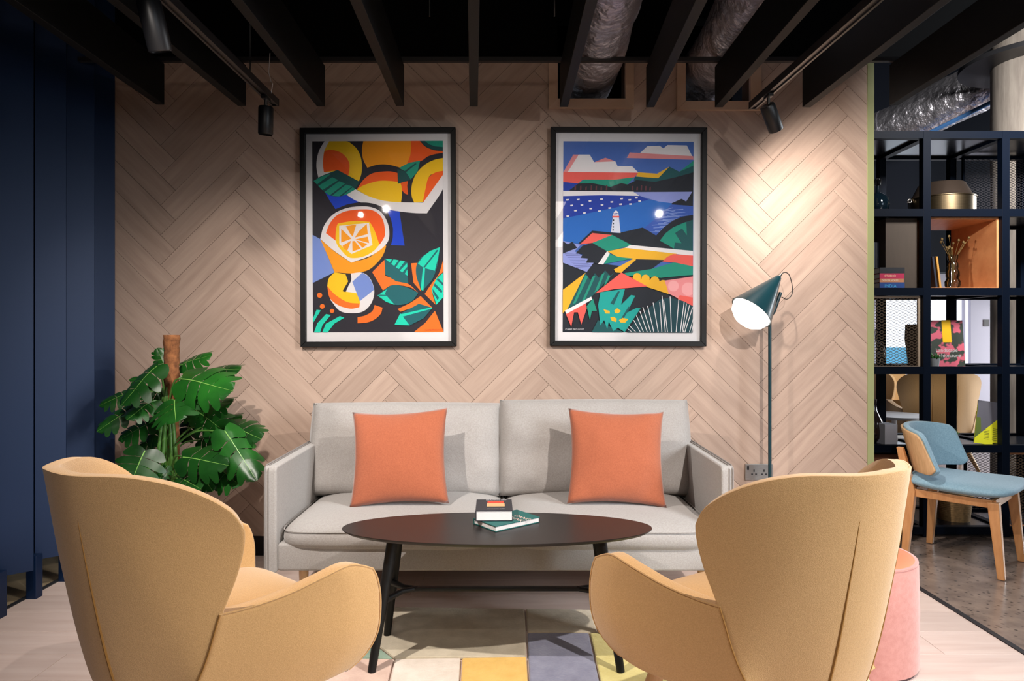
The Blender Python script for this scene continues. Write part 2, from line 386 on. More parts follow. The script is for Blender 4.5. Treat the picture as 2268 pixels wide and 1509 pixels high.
# ducts
def duct(c, r, y0, y1, lab):
    V = []; n = 40; m = 60
    dz = lambda y: -.055*min(1, max(0, (y-3.15)/.3)) if y1 < 4 and y0 > 1 else 0
    for i in range(m+1):
        y = y0+(y1-y0)*i/m
        for j in range(n):
            a = 2*PI*j/n; p = Vector((math.cos(a)*3, y*5, math.sin(a)*3))
            rr = r*(1+.035*noise.noise(p*1.3+Vector((c[0]*9, 0, 0)))+.02*noise.noise(p*4))*(1+.006*math.sin(y*60+math.sin(a*3)))
            V.append((c[0]+rr*math.cos(a), y, c[1]+rr*math.sin(a)+dz(y)))
    Fc = [(i*n+j, i*n+(j+1) % n, (i+1)*n+(j+1) % n, (i+1)*n+j) for i in range(m) for j in range(n)]
    t = thing('duct', lab, 'duct', (c[0], y0, c[1]))
    o = mesh('foil_sleeve', [Vector(v)-t.location for v in V], Fc, M['foil'], t, True)
    for yb in (y0+(y1-y0)*.25, y0+(y1-y0)*.93):
        MB().lathe([(r*1.01, -.02), (r*1.035, -.02), (r*1.035, .02), (r*1.01, .02)], (0, yb-y0, dz(yb)), 40, ax=(0, 1, 0)).build('tape_band', M['foil'], t, smooth=True)
    return t
duct((.430, 2.672), .146, 3.9, .6, 'foil-wrapped duct entering the opening above the right-hand picture')
duct((1.088, 2.672), .156, 3.9, .6, 'foil-wrapped duct entering the opening nearest the right track spotlight')
dA = P(1945, 302, 6.5); dB = P(2240, 158, 5.62)
dk = duct((0, 0), .205, 0, (dA-dB).length, 'crinkled foil duct above the shelving beside the concrete column')
dk.location = dB; dk.rotation_euler = Vector((0, 1, 0)).rotation_difference((dA-dB).normalized()).to_euler()
# ------------------------------------------------------------------ lighting tracks and spotlights
def track(e, s0, z, lab):
    A = Pz(s0[0], .01, z); B = Pz(e[0], e[1], z); d = (A-B).normalized(); L = (B.y+.4)/-d.y
    t = thing('lighting_track', lab, 'track', B, math.atan2(d.x, -d.y))
    MB().box((-.018, -L, .006), (.018, 0, .032)).box((-.018, -L, 0), (-.009, 0, .006)).box((.009, -L, 0), (.018, 0, .006)).build('channel', M['track'], t)
    box('end_cap', (-.019, 0, -.001), (.019, .006, .033), M['darkplastic'], t)
    return lambda y: B+d*((B.y-y)/-d.y)
tl = track((608, 234), (362, 0), 2.245, 'black lighting track on the left, ending over the left picture')
tr = track((1668, 241), (1946, 0), 2.24, 'black lighting track on the right, ending over the floor lamp')
def spotlight(p, d, lab, L=.105, r=.033, power=0, deg=95, blend=.6, target=None, up=None):
    t = thing('track_spotlight', lab, 'spotlight', p, 0, 'track spotlights')
    box('adapter', (-.012, -.03, -.012), (.012, .03, .003), M['darkplastic'], t, bevel=.002)
    d = Vector(d).normalized(); c = Vector(up or (0, 0, -.05))
    tube('bracket', [(0, 0, -.01), c*.5+Vector((0, 0, -.02)), c], .007, M['steel'], t)
    lathe('lamp_body', [(.004, -.02), (r*.9, -.02), (r, -.012), (r, L-.004), (r-.003, L), (r-.004, L-.02), (.002, L-.022)], c+Vector((0, 0, -.012)), M['darkplastic'], t, ax=d, n=28)
    if power:
        e = Vector(p)+c+Vector((0, 0, -.012))+d*(L+.008)
        spot('spot_beam', e, target, power, deg, blend, (1, .915, .85), .018)
    return t
p = tl(3.10); spotlight(p, (-.05, .1, -1), 'black spotlight at the far end of the left track', power=14, deg=90, target=(-1.35, 3.3, .2))
p = tl(2.12); spotlight(p, (.1, .35, -1), 'large black spotlight on the left track, cut off by the top of the picture', .13, .036, power=34, deg=85, target=(-1.3, 3.5, .8))
p = tl(1.50); spotlight(p, (.5, 1.6, -1.2), 'black spotlight on the left track nearest the viewer', .1, power=262, deg=110, blend=1, target=(-.35, 3.0, .35), up=(.07, 0, .035))
p = tr(3.06); spotlight(p, (.45, .35, -.75), 'black spotlight at the far end of the right track, tilted to the right', power=92, deg=140, blend=1, target=(2.1, 3.62, 1.35))
p = tr(1.30); spotlight(p, (-.5, 1.7, -1.2), 'black spotlight on the right track nearest the viewer', .1, power=262, deg=110, blend=1, target=(.5, 3.0, .35), up=(.07, 0, .035))
# white cable loop at the left track end
c_ = P(598, 132, 3.12)
tag(tube('cable', [P(598, 118, 3.12), P(597, 135, 3.12), P(595, 160, 3.12), P(600, 180, 3.13), P(604, 185, 3.12), P(600, 210, 3.12)], .0018, M['white']), 'thin white cable dangling at the end of the left track', 'cable')

# ------------------------------------------------------------------ navy slatted screen
sc = thing('slatted_screen', 'tall navy lacquered screen of angled vertical panels on the left', 'screen', (-2.12, 3.0, 0))
for k in range(-7, 4):
    a = Vector((-2.15, 2.86+.215*k, 0)); b_ = Vector((-2.06, 2.94+.215*k, 0)); c = Vector((-2.15, 3.07+.215*k, 0))
    o_ = sc.location
    if k == 3: b_ = Vector((-2.085, 2.94+.215*k-.0, 0))
    mb = MB(); n_ = Vector((-.02, .022, 0))
    mb.prism([(v.x-o_.x, v.y-o_.y) for v in (a, b_, b_+n_, a+n_)], .15, 3.39); mb.build('panel', M['navy'], sc, bevel=.001, seg=1, fix=True)
    if k < 3:
        mb = MB(); mb.prism([(v.x-o_.x, v.y-o_.y) for v in (b_+Vector((0, .001, 0)), c-Vector((0, .002, 0)), c-Vector((.02, .012, 0)), b_+Vector((-.021, -.005+.022, 0)))], .15, 3.39); mb.build('return_panel', M['navy'], sc, fix=True)
    x, y = -2.12-o_.x, 3.03+.215*k-o_.y
    if k < 3: box('foot', (x-.022, y-.022, 0), (x+.022, y+.022, .19), M['navy'], sc, bevel=.001, seg=1)

# ------------------------------------------------------------------ pictures
DK = (33, 29, 42)
def art(parent, org, rect, shapes, wpx, zbase):
    pass
def picture(px0, py0, px1, py1, print_rect, zoomorg, bg, shapes, label, sign, rot=0, smooth=False):
    A = P(px0, py1, WY-.03); B = P(px1, py0, WY-.03); cx, cz = (A.x+B.x)/2, (A.z+B.z)/2
    t = thing('framed_print', label, 'picture', (cx, WY, cz)); t.rotation_euler = (0, rot, 0)
    W2, H2 = (B.x-A.x)/2, (B.z-A.z)/2; fw = .027; d = .034
    def fpart(nm, pl): MB().prism(pl, 0, d, T=lambda v: Vector((v.x, -.003-v.z, v.y))).build(nm, M['black'], t, fix=True, bevel=.0015, seg=1)
    fpart('frame_rail', [(-W2, H2), (-W2+fw, H2-fw), (W2-fw, H2-fw), (W2, H2)]); fpart('frame_rail', [(-W2, -H2), (W2, -H2), (W2-fw, -H2+fw), (-W2+fw, -H2+fw)])
    fpart('frame_stile', [(-W2, -H2), (-W2+fw, -H2+fw), (-W2+fw, H2-fw), (-W2, H2)]); fpart('frame_stile', [(W2, -H2), (W2, H2), (W2-fw, H2-fw), (W2-fw, -H2+fw)])
    iw, ih = W2-fw+.001, H2-fw+.001
    box('mount_board', (-iw, -.012, -ih), (iw, -.006, ih), M['white'], t)
    zx0, zy0, zx1, zy1 = print_rect
    s = 2.958
    def m2(x, y):
        q = P(zoomorg[0]+x/s, zoomorg[1]+y/s, WY-.015); return (q.x-cx, q.z-cz)
    mats = []; idx = {}; mb = MB()
    def add(col, poly, lvl):
        if col not in idx: idx[col] = len(mats); mats.append(C(*col, rough=.7))
        x0, y0, x1, y1 = zx0, zy0, zx1, zy1
        poly = [(min(max(x, x0), x1), min(max(y, y0), y1)) for x, y in poly]
        pl = [m2(x, y) for x, y in poly]
        # orientation: face towards -Y
        ar = sum(pl[i][0]*pl[(i+1) % len(pl)][1]-pl[(i+1) % len(pl)][0]*pl[i][1] for i in range(len(pl)))
        if ar < 0: pl = pl[::-1]
        if abs(ar) < 1e-8: return
        yv = -.0125-.00006*lvl
        mb.add([(x, yv, z) for x, z in pl], [tuple(range(len(pl)))], idx[col])
    add(bg, [(zx0, zy0), (zx1, zy0), (zx1, zy1), (zx0, zy1)], 0)
    for l, (col, poly, sm) in enumerate(shapes, 1):
        add(col, crom(poly, 5) if sm else soften(poly) if smooth else poly, l)
    pr = mb.build('print', mats, t)
    sx, sy, scol = sign; q = m2(sx, sy)
    text('signature', 'CLAIRE PROUVOST', .0115, C(*scol), t, (q[0], -.0125-.00006*(len(shapes)+4), q[1]), (PI/2, 0, 0), 0, 'LEFT')
    box('glass_pane', (-iw, -.028, -ih), (iw, -.026, ih), M['glass'], t)
    return t
YE = (255, 208, 0); AM = (255, 166, 0); OR = (255, 98, 8); O2 = (255, 120, 24); WH = (240, 238, 240); DT = (0, 78, 80); TE = (10, 158, 132); TB = (0, 222, 190); BL = (0, 68, 215); LB = (124, 152, 222); DT2 = (0, 100, 108)
def circ(x, y, r, n=14): return [(x+r*math.cos(2*PI*i/n), y+r*math.sin(2*PI*i/n)) for i in range(n)]
A1 = [
 (BL, [(205, 455), (345, 478), (430, 525), (350, 540), (275, 570), (235, 510)], 0),
 (BL, [(610, 575), (695, 588), (727, 812), (638, 808), (650, 760), (652, 700), (640, 640)], 0),
 (WH, [(205, 125), (172, 180), (155, 240), (152, 300), (165, 368), (230, 345), (300, 335), (340, 250), (300, 125)], 0),
 (YE, [(235, 125), (345, 125), (385, 145), (420, 180), (442, 230), (450, 280), (447, 335), (430, 388), (290, 330), (210, 330), (197, 290), (197, 230), (205, 185)], 0),
 (OR, [(205, 187), (240, 182), (280, 187), (320, 205), (350, 235), (367, 270), (368, 310), (360, 352), (290, 318), (200, 328), (195, 280), (197, 230)], 0),
 (AM, [(460, 125), (452, 165), (452, 210), (460, 250), (485, 300), (540, 283), (590, 278), (640, 284), (700, 300), (745, 275), (765, 225), (772, 175), (772, 125)], 0),
 (OR, [(772, 125), (830, 125), (860, 158), (890, 175), (930, 188), (981, 192), (981, 205), (930, 212), (880, 228), (835, 258), (740, 285), (765, 225), (772, 175)], 0),
 (DT, [(835, 125), (865, 158), (900, 178), (940, 187), (981, 191), (981, 125)], 0),
 (TE, [(862, 125), (890, 147), (930, 161), (981, 166), (981, 125)], 0),
 (YE, [(981, 238), (930, 248), (880, 270), (835, 305), (800, 350), (780, 400), (773, 450), (777, 495), (792, 530), (850, 526), (884, 372), (920, 340), (981, 322)], 0),
 (OR, [(981, 322), (940, 330), (905, 348), (882, 375), (868, 430), (848, 526), (880, 505), (981, 348)], 0),
 (OR, [(415, 443), (450, 390), (490, 352), (530, 333), (590, 325), (640, 325), (684, 335), (684, 398), (600, 392), (520, 405)], 0),
 (OR, [(684, 400), (752, 388), (746, 420), (752, 478), (730, 470), (708, 445), (704, 405)], 0),
 (YE, [(415, 443), (450, 420), (510, 398), (570, 386), (640, 388), (700, 396), (710, 430), (712, 480), (705, 528), (600, 520), (500, 490)], 0),
 (WH, [(400, 437), (500, 490), (600, 518), (700, 527), (850, 530), (981, 348), (981, 440), (875, 600), (780, 597), (650, 580), (540, 550), (420, 520), (345, 475)], 0),
 (DT, [(132, 385), (180, 355), (290, 313), (435, 392), (400, 440), (345, 475), (300, 487), (240, 480), (190, 445)], 0),
 (TE, [(132, 385), (195, 352), (248, 338), (155, 408)], 0), (TE, [(163, 418), (255, 362), (295, 380), (190, 445)], 0), (TE, [(203, 458), (300, 387), (340, 402), (238, 480)], 0),
 (TE, [(253, 483), (345, 410), (387, 422), (300, 487)], 0), (TE, [(320, 483), (388, 428), (410, 440), (350, 475)], 0),
 (DT, [(682, 310), (735, 325), (772, 378), (685, 406)], 0),
 (TE, [(692, 303), (760, 268), (832, 255), (815, 325), (770, 378), (735, 325)], 0), (DT, [(730, 322), (800, 272), (808, 276), (740, 330)], 0),
 (LB, [(124, 738), (178, 768), (267, 985), (124, 1055)], 0),
 (AM, [(176, 768), (270, 850), (375, 922), (500, 885), (612, 800), (590, 865), (560, 910), (500, 965), (440, 985), (380, 993), (268, 985), (225, 880)], 0),
 (DK, [(390, 540), (470, 528), (560, 548), (615, 595), (645, 680), (645, 750), (615, 830), (560, 700), (400, 600)], 1),
 (WH, [(450, 553), (520, 562), (575, 592), (612, 650), (628, 720), (612, 795), (520, 870), (378, 922), (260, 840), (175, 765), (200, 680), (260, 605), (350, 564)], 0),
 (OR, [(450, 573), (510, 577), (555, 600), (585, 640), (597, 690), (597, 750), (565, 805), (500, 680), (290, 680), (279, 780), (213, 728), (235, 670), (280, 615), (350, 583)], 0),
 (YE, [(290, 665), (400, 648), (500, 655), (530, 710), (563, 805), (520, 850), (450, 885), (370, 890), (320, 850), (278, 785), (280, 700)], 0),
 (WH, [(300, 680), (495, 662), (517, 808), (380, 865), (300, 800)], 0),
 (AM, [(343, 683), (412, 672), (388, 752), (372, 735)], 0), (AM, [(480, 668), (487, 735), (402, 758), (430, 715)], 0), (AM, [(313, 700), (380, 765), (312, 790)], 0),
 (AM, [(487, 752), (496, 795), (405, 770)], 0), (AM, [(320, 812), (378, 778), (352, 845), (333, 832)], 0), (AM, [(385, 782), (400, 780), (440, 830), (386, 850)], 0), (AM, [(410, 777), (485, 800), (452, 826)], 0),
 (WH, [(375, 993), (450, 988), (500, 1025), (528, 1105), (510, 1185), (455, 1242), (375, 1253), (300, 1237), (240, 1165), (250, 1120), (330, 1110), (375, 1045)], 0),
 (YE, [(268, 985), (340, 998), (357, 1045), (320, 1108), (430, 1125), (434, 1195), (370, 1195), (280, 1150), (220, 1075), (230, 1025)], 0),
 (DK, [(345, 996), (372, 993), (372, 1045), (340, 1115), (322, 1110), (357, 1045)], 0),
 (O2, [(220, 1075), (270, 1130), (350, 1180), (432, 1190), (430, 1215), (370, 1224), (290, 1200), (235, 1150)], 0),
 (LB, [(450, 988), (490, 1012), (515, 1055), (527, 1100), (433, 1175), (384, 1048)], 0),
 (O2, circ(170, 1135, 17), 0), (O2, circ(187, 1208, 16), 0), (O2, circ(251, 1238, 14), 0),
 (O2, [(530, 1200), (582, 1218), (570, 1258), (530, 1295), (480, 1315), (418, 1320), (418, 1280), (470, 1268), (515, 1240)], 0),
 (TB, [(150, 1230), (177, 1234), (128, 1314), (124, 1290)], 0), (TB, [(212, 1258), (243, 1265), (188, 1330), (172, 1378), (132, 1378), (155, 1318)], 0), (TB, [(302, 1272), (332, 1283), (265, 1322), (222, 1378), (186, 1378), (210, 1322)], 0),
 (O2, [(600, 900), (515, 985), (585, 1105), (650, 1070), (760, 1085), (815, 1120), (745, 1060), (600, 1010)], 0),
 (O2, [(770, 928), (820, 925), (805, 1000), (835, 1115), (785, 1055)], 0), (O2, [(981, 905), (950, 1000), (905, 1060), (858, 1130), (930, 1200), (908, 1110), (940, 1025), (981, 985)], 0),
 (O2, [(680, 1228), (760, 1190), (832, 1143), (910, 1222), (820, 1205), (700, 1245)], 0), (O2, [(925, 1240), (981, 1378), (788, 1378), (860, 1320)], 0),
 (DT2, [(595, 895), (745, 918), (752, 1062), (670, 1045), (600, 1000)], 0),
 (TB, [(600, 897), (645, 901), (630, 922)], 0), (TB, [(655, 902), (688, 907), (660, 945), (640, 932)], 0), (TB, [(700, 909), (730, 914), (690, 965), (670, 955)], 0), (TB, [(745, 925), (745, 950), (712, 988), (696, 976)], 0), (TB, [(745, 968), (748, 1010), (728, 998)], 0),
 (DT2, [(960, 823), (850, 878), (806, 940), (806, 1020), (842, 1112), (905, 1040), (935, 970), (950, 900)], 0),
 (TB, [(960, 823), (895, 848), (848, 885), (815, 930), (850, 957), (925, 978), (945, 900)], 0), (DT2, [(848, 957), (940, 840), (948, 846), (858, 960)], 0), (TB, [(848, 955), (862, 957), (850, 1108), (832, 1100)], 0),
 (TB, [(981, 990), (935, 1030), (903, 1100), (935, 1200), (981, 1150)], 0), (DT2, [(945, 1025), (981, 1060), (981, 1078), (935, 1035)], 0), (DT2, [(925, 1060), (975, 1110), (968, 1125), (918, 1075)], 0), (DT2, [(910, 1095), (952, 1155), (942, 1170), (912, 1120)], 0),
 (DT2, [(605, 1095), (655, 1070), (740, 1085), (818, 1122), (770, 1180), (690, 1202), (620, 1185), (550, 1138)], 0), (TB, [(550, 1138), (610, 1098), (598, 1128), (662, 1200), (605, 1180)], 0), (DT2, [(556, 1133), (618, 1135), (620, 1141), (556, 1140)], 0),
 (DT2, [(700, 1258), (820, 1193), (910, 1220), (850, 1290), (760, 1335), (660, 1330)], 0), (TB, [(660, 1330), (698, 1256), (760, 1335)], 0), (TB, [(700, 1262), (905, 1217), (905, 1226), (715, 1277)], 0),
]
picture(665, 283, 1010, 768, (124, 125, 981, 1378), (650, 270), DK, A1, 'black-framed print of citrus fruit, a footed cup and green leaves on the herringbone wall', (856, 1366, (170, 60, 10)), rot=-.004, smooth=True)
SK = (72, 112, 192); PK = (238, 150, 152); CO = (240, 98, 88); YL = (240, 184, 36); D2 = (14, 24, 38); T2 = (8, 150, 126); LI = (146, 158, 222); SE = (30, 108, 196); DS = (16, 58, 168); DG = (0, 84, 88); TQ = (0, 166, 158); BR = (92, 46, 56)
A2 = [
 (PK, [(205, 215), (240, 215), (175, 332), (139, 332)], 0), (WH, [(240, 215), (312, 215), (342, 265), (480, 258), (495, 290), (590, 290), (632, 332), (168, 330)], 0), (PK, [(342, 265), (415, 235), (480, 258)], 0),
 (WH, [(640, 205), (690, 158), (770, 155), (795, 172), (822, 150), (948, 152), (993, 240), (640, 215)], 0), (PK, [(575, 200), (990, 222), (993, 246), (555, 236)], 0),
 (CO, [(139, 330), (632, 332), (605, 362), (480, 378), (265, 380), (240, 404), (139, 395)], 0),
 (YL, [(632, 330), (755, 338), (835, 292), (765, 370), (615, 357)], 0), (T2, [(900, 325), (993, 252), (993, 300), (915, 330)], 0),
 (DG, [(835, 292), (900, 325), (993, 285), (993, 335), (880, 360), (740, 395), (600, 385), (610, 358), (762, 368)], 0),
 (T2, [(240, 404), (275, 378), (480, 378), (605, 362), (560, 410), (450, 426), (330, 402)], 0), (DS, [(139, 395), (240, 404), (180, 453), (139, 453)], 0),
 (D2, [(175, 453), (240, 404), (330, 402), (450, 426), (520, 400), (560, 410), (620, 380), (740, 392), (880, 360), (993, 328), (990, 550), (845, 540), (780, 462), (600, 458)], 0),
]+[(BR, [(x, 415+(i % 3)*6), (x+9, 415+(i % 3)*4), (x+8, 448), (x-2, 448)], 0) for i, x in enumerate((215, 250, 285, 320, 352, 385, 420, 590, 620, 648, 676, 705))]+[
 (WH, [(139, 454), (600, 457), (640, 485), (400, 481), (139, 488)], 0),
 (DS, [(139, 488), (400, 481), (640, 485), (700, 510), (480, 562), (139, 635)], 0),
 (SE, [(139, 635), (480, 562), (700, 510), (850, 530), (880, 640), (750, 745), (660, 720), (500, 730), (330, 716), (245, 800), (139, 782)], 0),
 (LI, [(600, 460), (985, 456), (945, 520), (915, 503), (850, 532), (760, 520), (650, 488)], 0),
 ((52, 92, 184), [(850, 540), (990, 550), (990, 615), (880, 640), (750, 745), (665, 700), (760, 620)], 0),
]+[((150, 176, 232), [(700+((i*37) % 90)+i*3, 720-i*9), (850+((i*53) % 120), 712-i*9.5), (852+((i*53) % 120), 715-i*9.5), (702+((i*37) % 90)+i*3, 723-i*9)], 0) for i in range(17)]+[
 (WH, [(x, y), (x+19, y-2), (x+18, y+8), (x+2, y+9)], 0) for x, y in ((157, 509), (228, 507), (305, 516), (380, 504), (448, 522), (512, 500), (565, 508), (608, 494), (185, 546), (252, 543), (310, 566), (384, 542), (505, 537), (570, 536), (630, 516), (210, 580), (268, 595), (367, 582), (434, 562), (160, 616))]+[
 (D2, [(240, 798), (330, 714), (500, 730), (660, 692), (750, 745), (870, 832), (580, 812), (460, 750), (330, 800)], 0),
 ((222, 226, 240), [(466, 612), (503, 610), (516, 729), (452, 725)], 0), (CO, [(462, 617), (506, 617), (506, 628), (461, 628)], 0), (WH, [(466, 614), (472, 590), (485, 580), (500, 592), (503, 614)], 0), (DS, [(472, 600), (496, 598), (496, 606), (472, 608)], 0),
 (D2, [(466, 640), (473, 640), (473, 650), (466, 650)], 0), (D2, [(465, 662), (472, 662), (472, 672), (465, 672)], 0), (D2, [(464, 684), (471, 684), (471, 694), (464, 694)], 0), (D2, [(463, 704), (470, 704), (470, 714), (463, 714)], 0),
 (D2, [(748, 745), (800, 690), (860, 645), (920, 620), (990, 608), (990, 848), (865, 832), (770, 775)], 0),
 (DG, [(773, 778), (810, 730), (860, 690), (920, 662), (990, 640), (990, 846), (865, 830)], 0), (T2, [(773, 778), (810, 730), (860, 690), (945, 655), (950, 742), (918, 698), (872, 728), (915, 795), (872, 790), (865, 830)], 0),
 (CO, [(248, 806), (330, 730), (460, 742), (330, 795)], 0), (T2, [(330, 795), (460, 742), (588, 808), (430, 852)], 0),
 (LI, [(139, 782), (255, 808), (215, 850), (250, 870), (300, 898), (340, 925), (295, 985), (139, 925)], 0),
]+[((86, 92, 150), [(150+i*9, 866+i*11), (240+i*11, 868+i*10), (240+i*11, 870+i*10), (150+i*9, 869+i*11)], 0) for i in range(9)]+[
 (D2, [(139, 785), (170, 805), (200, 788), (232, 828), (139, 865)], 0),
 (D2, [(330, 795), (430, 850), (370, 935), (345, 925), (290, 925), (303, 897), (255, 893), (268, 868), (222, 864), (265, 815)], 0),
 (WH, [(580, 808), (990, 845), (990, 878), (870, 864), (540, 828)], 0), (YL, [(430, 850), (545, 826), (885, 864), (800, 906), (620, 900), (500, 888)], 0),
 (WH, [(428, 848), (446, 866), (402, 936), (368, 933)], 0), (T2, [(444, 866), (505, 887), (600, 896), (408, 932)], 0),
 (CO, [(790, 915), (820, 885), (860, 866), (990, 875), (990, 948), (880, 922)], 0), (D2, [(618, 900), (800, 905), (715, 968), (535, 992)], 0),
 (T2, [(540, 992), (715, 965), (865, 920), (990, 945), (990, 1002), (780, 1022), (560, 1010)], 0), (YL, [(600, 897), (618, 903), (520, 990), (485, 988), (472, 968)], 0),
 (YL, [(590, 1020), (820, 1050), (832, 1128), (690, 1082)], 0), (YL, circ(625, 1018, 27), 0), (YL, circ(680, 1028, 27), 0), (YL, circ(740, 1042, 30), 0), (YL, circ(795, 1068, 32), 0),
 (CO, [(350, 1125), (522, 988), (692, 1078), (470, 1098)], 0), (PK, [(805, 1040), (990, 1012), (990, 1205), (832, 1125)], 0), ((246, 176, 178), circ(862, 1075, 36), 0), ((246, 176, 178), [(x, y) for x, y in circ(960, 1095, 44) if x < 990], 0), (CO, [(905, 1135), (990, 1150), (990, 1205), (890, 1160)], 0),
 (YL, [(139, 1103), (287, 990), (170, 1228), (139, 1255)], 0),
 (DG, [(170, 1228), (287, 990), (318, 1038), (348, 992), (372, 1022), (415, 975), (450, 1010), (480, 985), (350, 1125), (270, 1200)], 0),
 (T2, [(205, 1195), (285, 1005), (303, 1018), (222, 1190)], 0), (T2, [(262, 1180), (335, 1015), (352, 1010), (283, 1170)], 0), (T2, [(345, 1120), (395, 1000), (412, 990), (370, 1105)], 0), (T2, [(405, 1080), (435, 1005), (448, 1014), (425, 1060)], 0),
 (WH, [(152, 1240), (325, 1147), (331, 1166), (164, 1262)], 0), (CO, [(160, 1262), (290, 1190), (296, 1225), (260, 1330), (238, 1250), (213, 1250), (195, 1345)], 0),
 (T2, [(295, 1210), (336, 1160), (362, 1240), (330, 1240), (316, 1300)], 0),
 (DG, [(330, 1378), (370, 1300), (460, 1350), (540, 1378)], 0),
 (TQ, [(385, 1118), (545, 1095), (520, 1200), (585, 1135), (612, 1140), (560, 1250), (620, 1220), (648, 1222), (545, 1378), (500, 1350), (470, 1372), (440, 1310), (430, 1360), (410, 1300), (385, 1335), (370, 1200)], 0),
 (DG, [(450, 1190), (500, 1110), (512, 1112), (472, 1200)], 0), (DG, [(520, 1290), (570, 1210), (580, 1218), (530, 1300)], 0),
 (YL, [(405, 1228), (425, 1235), (445, 1240), (447, 1257), (418, 1257)], 0), (YL, [(475, 1238), (495, 1222), (520, 1240), (500, 1256), (482, 1254)], 0), (YL, [(450, 1282), (470, 1278), (492, 1290), (488, 1312), (460, 1305)], 0), (YL, [(506, 1300), (530, 1285), (568, 1292), (548, 1316), (518, 1316)], 0),
 ((0, 62, 72), [(560, 1380), (620, 1290), (700, 1220), (770, 1165), (840, 1150), (930, 1175), (990, 1208), (990, 1380)], 0),
]
for i, (x0, y0, x1, y1) in enumerate(((560, 1355, 590, 1378), (572, 1335, 615, 1378), (600, 1300, 645, 1378), (618, 1270, 665, 1378), (640, 1240, 690, 1378), (660, 1215, 712, 1378), (690, 1205, 733, 1378), (727, 1185, 762, 1378), (770, 1180, 785, 1378), (785, 1140, 808, 1378), (795, 1165, 822, 1378), (838, 1145, 848, 1378), (895, 1160, 878, 1378), (930, 1180, 905, 1378), (945, 1190, 918, 1378), (965, 1200, 925, 1378), (985, 1215, 935, 1378), (990, 1290, 965, 1378), (990, 1330, 980, 1378))):
    A2.append((WH, [(x0, y0), (x0+5, y0-1), (x1+5, y1), (x1, y1)], 0))
picture(1219, 282, 1565, 767, (139, 128, 993, 1380), (1200, 270), SK, [(c, [(x, y) for x, y in p_], s_) for c, p_, s_ in [(D2, [(139, 900), (993, 1000), (993, 1380), (139, 1380)], 0)]+A2], 'black-framed print of a coast with lighthouse, hills and plants on the herringbone wall', (155, 1362, (225, 225, 230)), rot=.004)

# ------------------------------------------------------------------ socket
q = P(1680.5, 1046, WY-.006)
so = thing('wall_socket', 'brushed steel double socket on the wall behind the floor lamp', 'socket', q)
box('face_plate', (-.073, -.004, -.043), (.073, .003, .043), M['steel'], so, bevel=.002)
for s in (-1, 1):
    box('switch', (s*.058-.005, -.007, .012), (s*.058+.005, -.003, .032), M['darkplastic'], so, bevel=.001)
    mb = MB(); x = s*.022*1.2
    mb.box((x-.003, -.0055, .002), (x+.003, -.0035, .014)); mb.box((x-.015, -.0055, -.013), (x-.006, -.0035, -.007)); mb.box((x+.006, -.0055, -.013), (x+.015, -.0035, -.007))
    mb.build('pin_holes', M['darkplastic'], so)

# ------------------------------------------------------------------ floor lamp
LY = 3.49
lp = thing('floor_lamp', 'dark teal floor lamp with a lit cone shade beside the sofa', 'lamp', (P(1705, 0, LY).x, LY, 0))
o_ = Vector(lp.location)
ptop = P(1707, 700, LY)-o_
tube('pole', [(0, 0, .02), (0, 0, ptop.z)], .0085, M['tealmetal'], lp)
lathe('base', [(.001, 0), (.115, 0), (.115, .012), (.11, .018), (.001, .02)], (0, 0, 0), M['tealmetal'], lp, 48)
tube('bracket', [(0, 0, ptop.z-.01), P(1714, 690, LY)-o_, P(1729, 648, LY)-o_], [.008, .01, .009], M['tealmetal'], lp)
ap = P(1726, 613, LY-.02)-o_; mo = P(1664, 692, LY-.06)-o_; ax = (mo-ap); L = ax.length; ax.normalize()
lathe('shade', [(.004, 0), (.014, .004), (.02, .02), (.112, L), (.110, L+.001), (.106, L), (.016, .024)], ap, M['tealmetal'], lp, 48, ax=ax)
lathe('shade_tip', [(.001, -.02), (.006, -.018), (.009, .006)], ap, M['steel'], lp, 16, ax=ax)
lathe('diffuser', [(.100, L-.012), (.102, L+.005), (.09, L+.035), (.06, L+.06), (.025, L+.072), (.001, L+.074)], ap, M['bulb'], lp, 40, ax=ax)
tube('cord', [tuple(v) for v in crom([tuple(P(x, y, LY)-o_) for x, y in ((1728, 612), (1736, 604), (1747, 608), (1754, 630), (1754, 652), (1743, 663), (1731, 658))], 6, False)], .0022, M['darkplastic'], lp, 8)

# ------------------------------------------------------------------ cushions
def cushion(name, w_, h_, t_, m, parent=None, p=.42, pinch=.04, nu=26, seedv=0, wr=.006, boxy=0, crease=None):
    """soft pad: x width, z height, y thickness (front is -y)"""
    V = []; Fc = []; ids = {}
    sd = Vector((seedv*3.1, 0, 0))
    for side in (-1, 1):
        for j in range(nu+1):
            for i in range(nu+1):
                u = -1+2*i/nu; v = -1+2*j/nu
                u = math.copysign(abs(u)**.8, u); v = math.copysign(abs(v)**.8, v)
                edge = i in (0, nu) or j in (0, nu)
                if edge and side == 1: ids[(1, i, j)] = ids[(-1, i, j)]; continue
                e = max(0, (1-abs(u)**(2+boxy))*(1-abs(v)**(2+boxy)))**p
                x = u*w_/2*(1-pinch*(1-v*v)*abs(u)**3); z = v*h_/2*(1-pinch*(1-u*u)*abs(v)**3)
                n_ = noise.noise(Vector((x*7, side, z*7))+sd)*wr+noise.noise(Vector((x*18, side, z*18))+sd)*wr*.35
                y = side*(t_/2*e)+(n_ if not edge else 0)
                ids[(side, i, j)] = len(V); V.append(Vector((x, y, z)))
    for side in (-1, 1):
        for j in range(nu):
            for i in range(nu):
                q = [ids[(side, i, j)], ids[(side, i+1, j)], ids[(side, i+1, j+1)], ids[(side, i, j+1)]]
                Fc.append(tuple(q if side == -1 else q[::-1]))
    return mesh(name, V, Fc, m, parent, True)

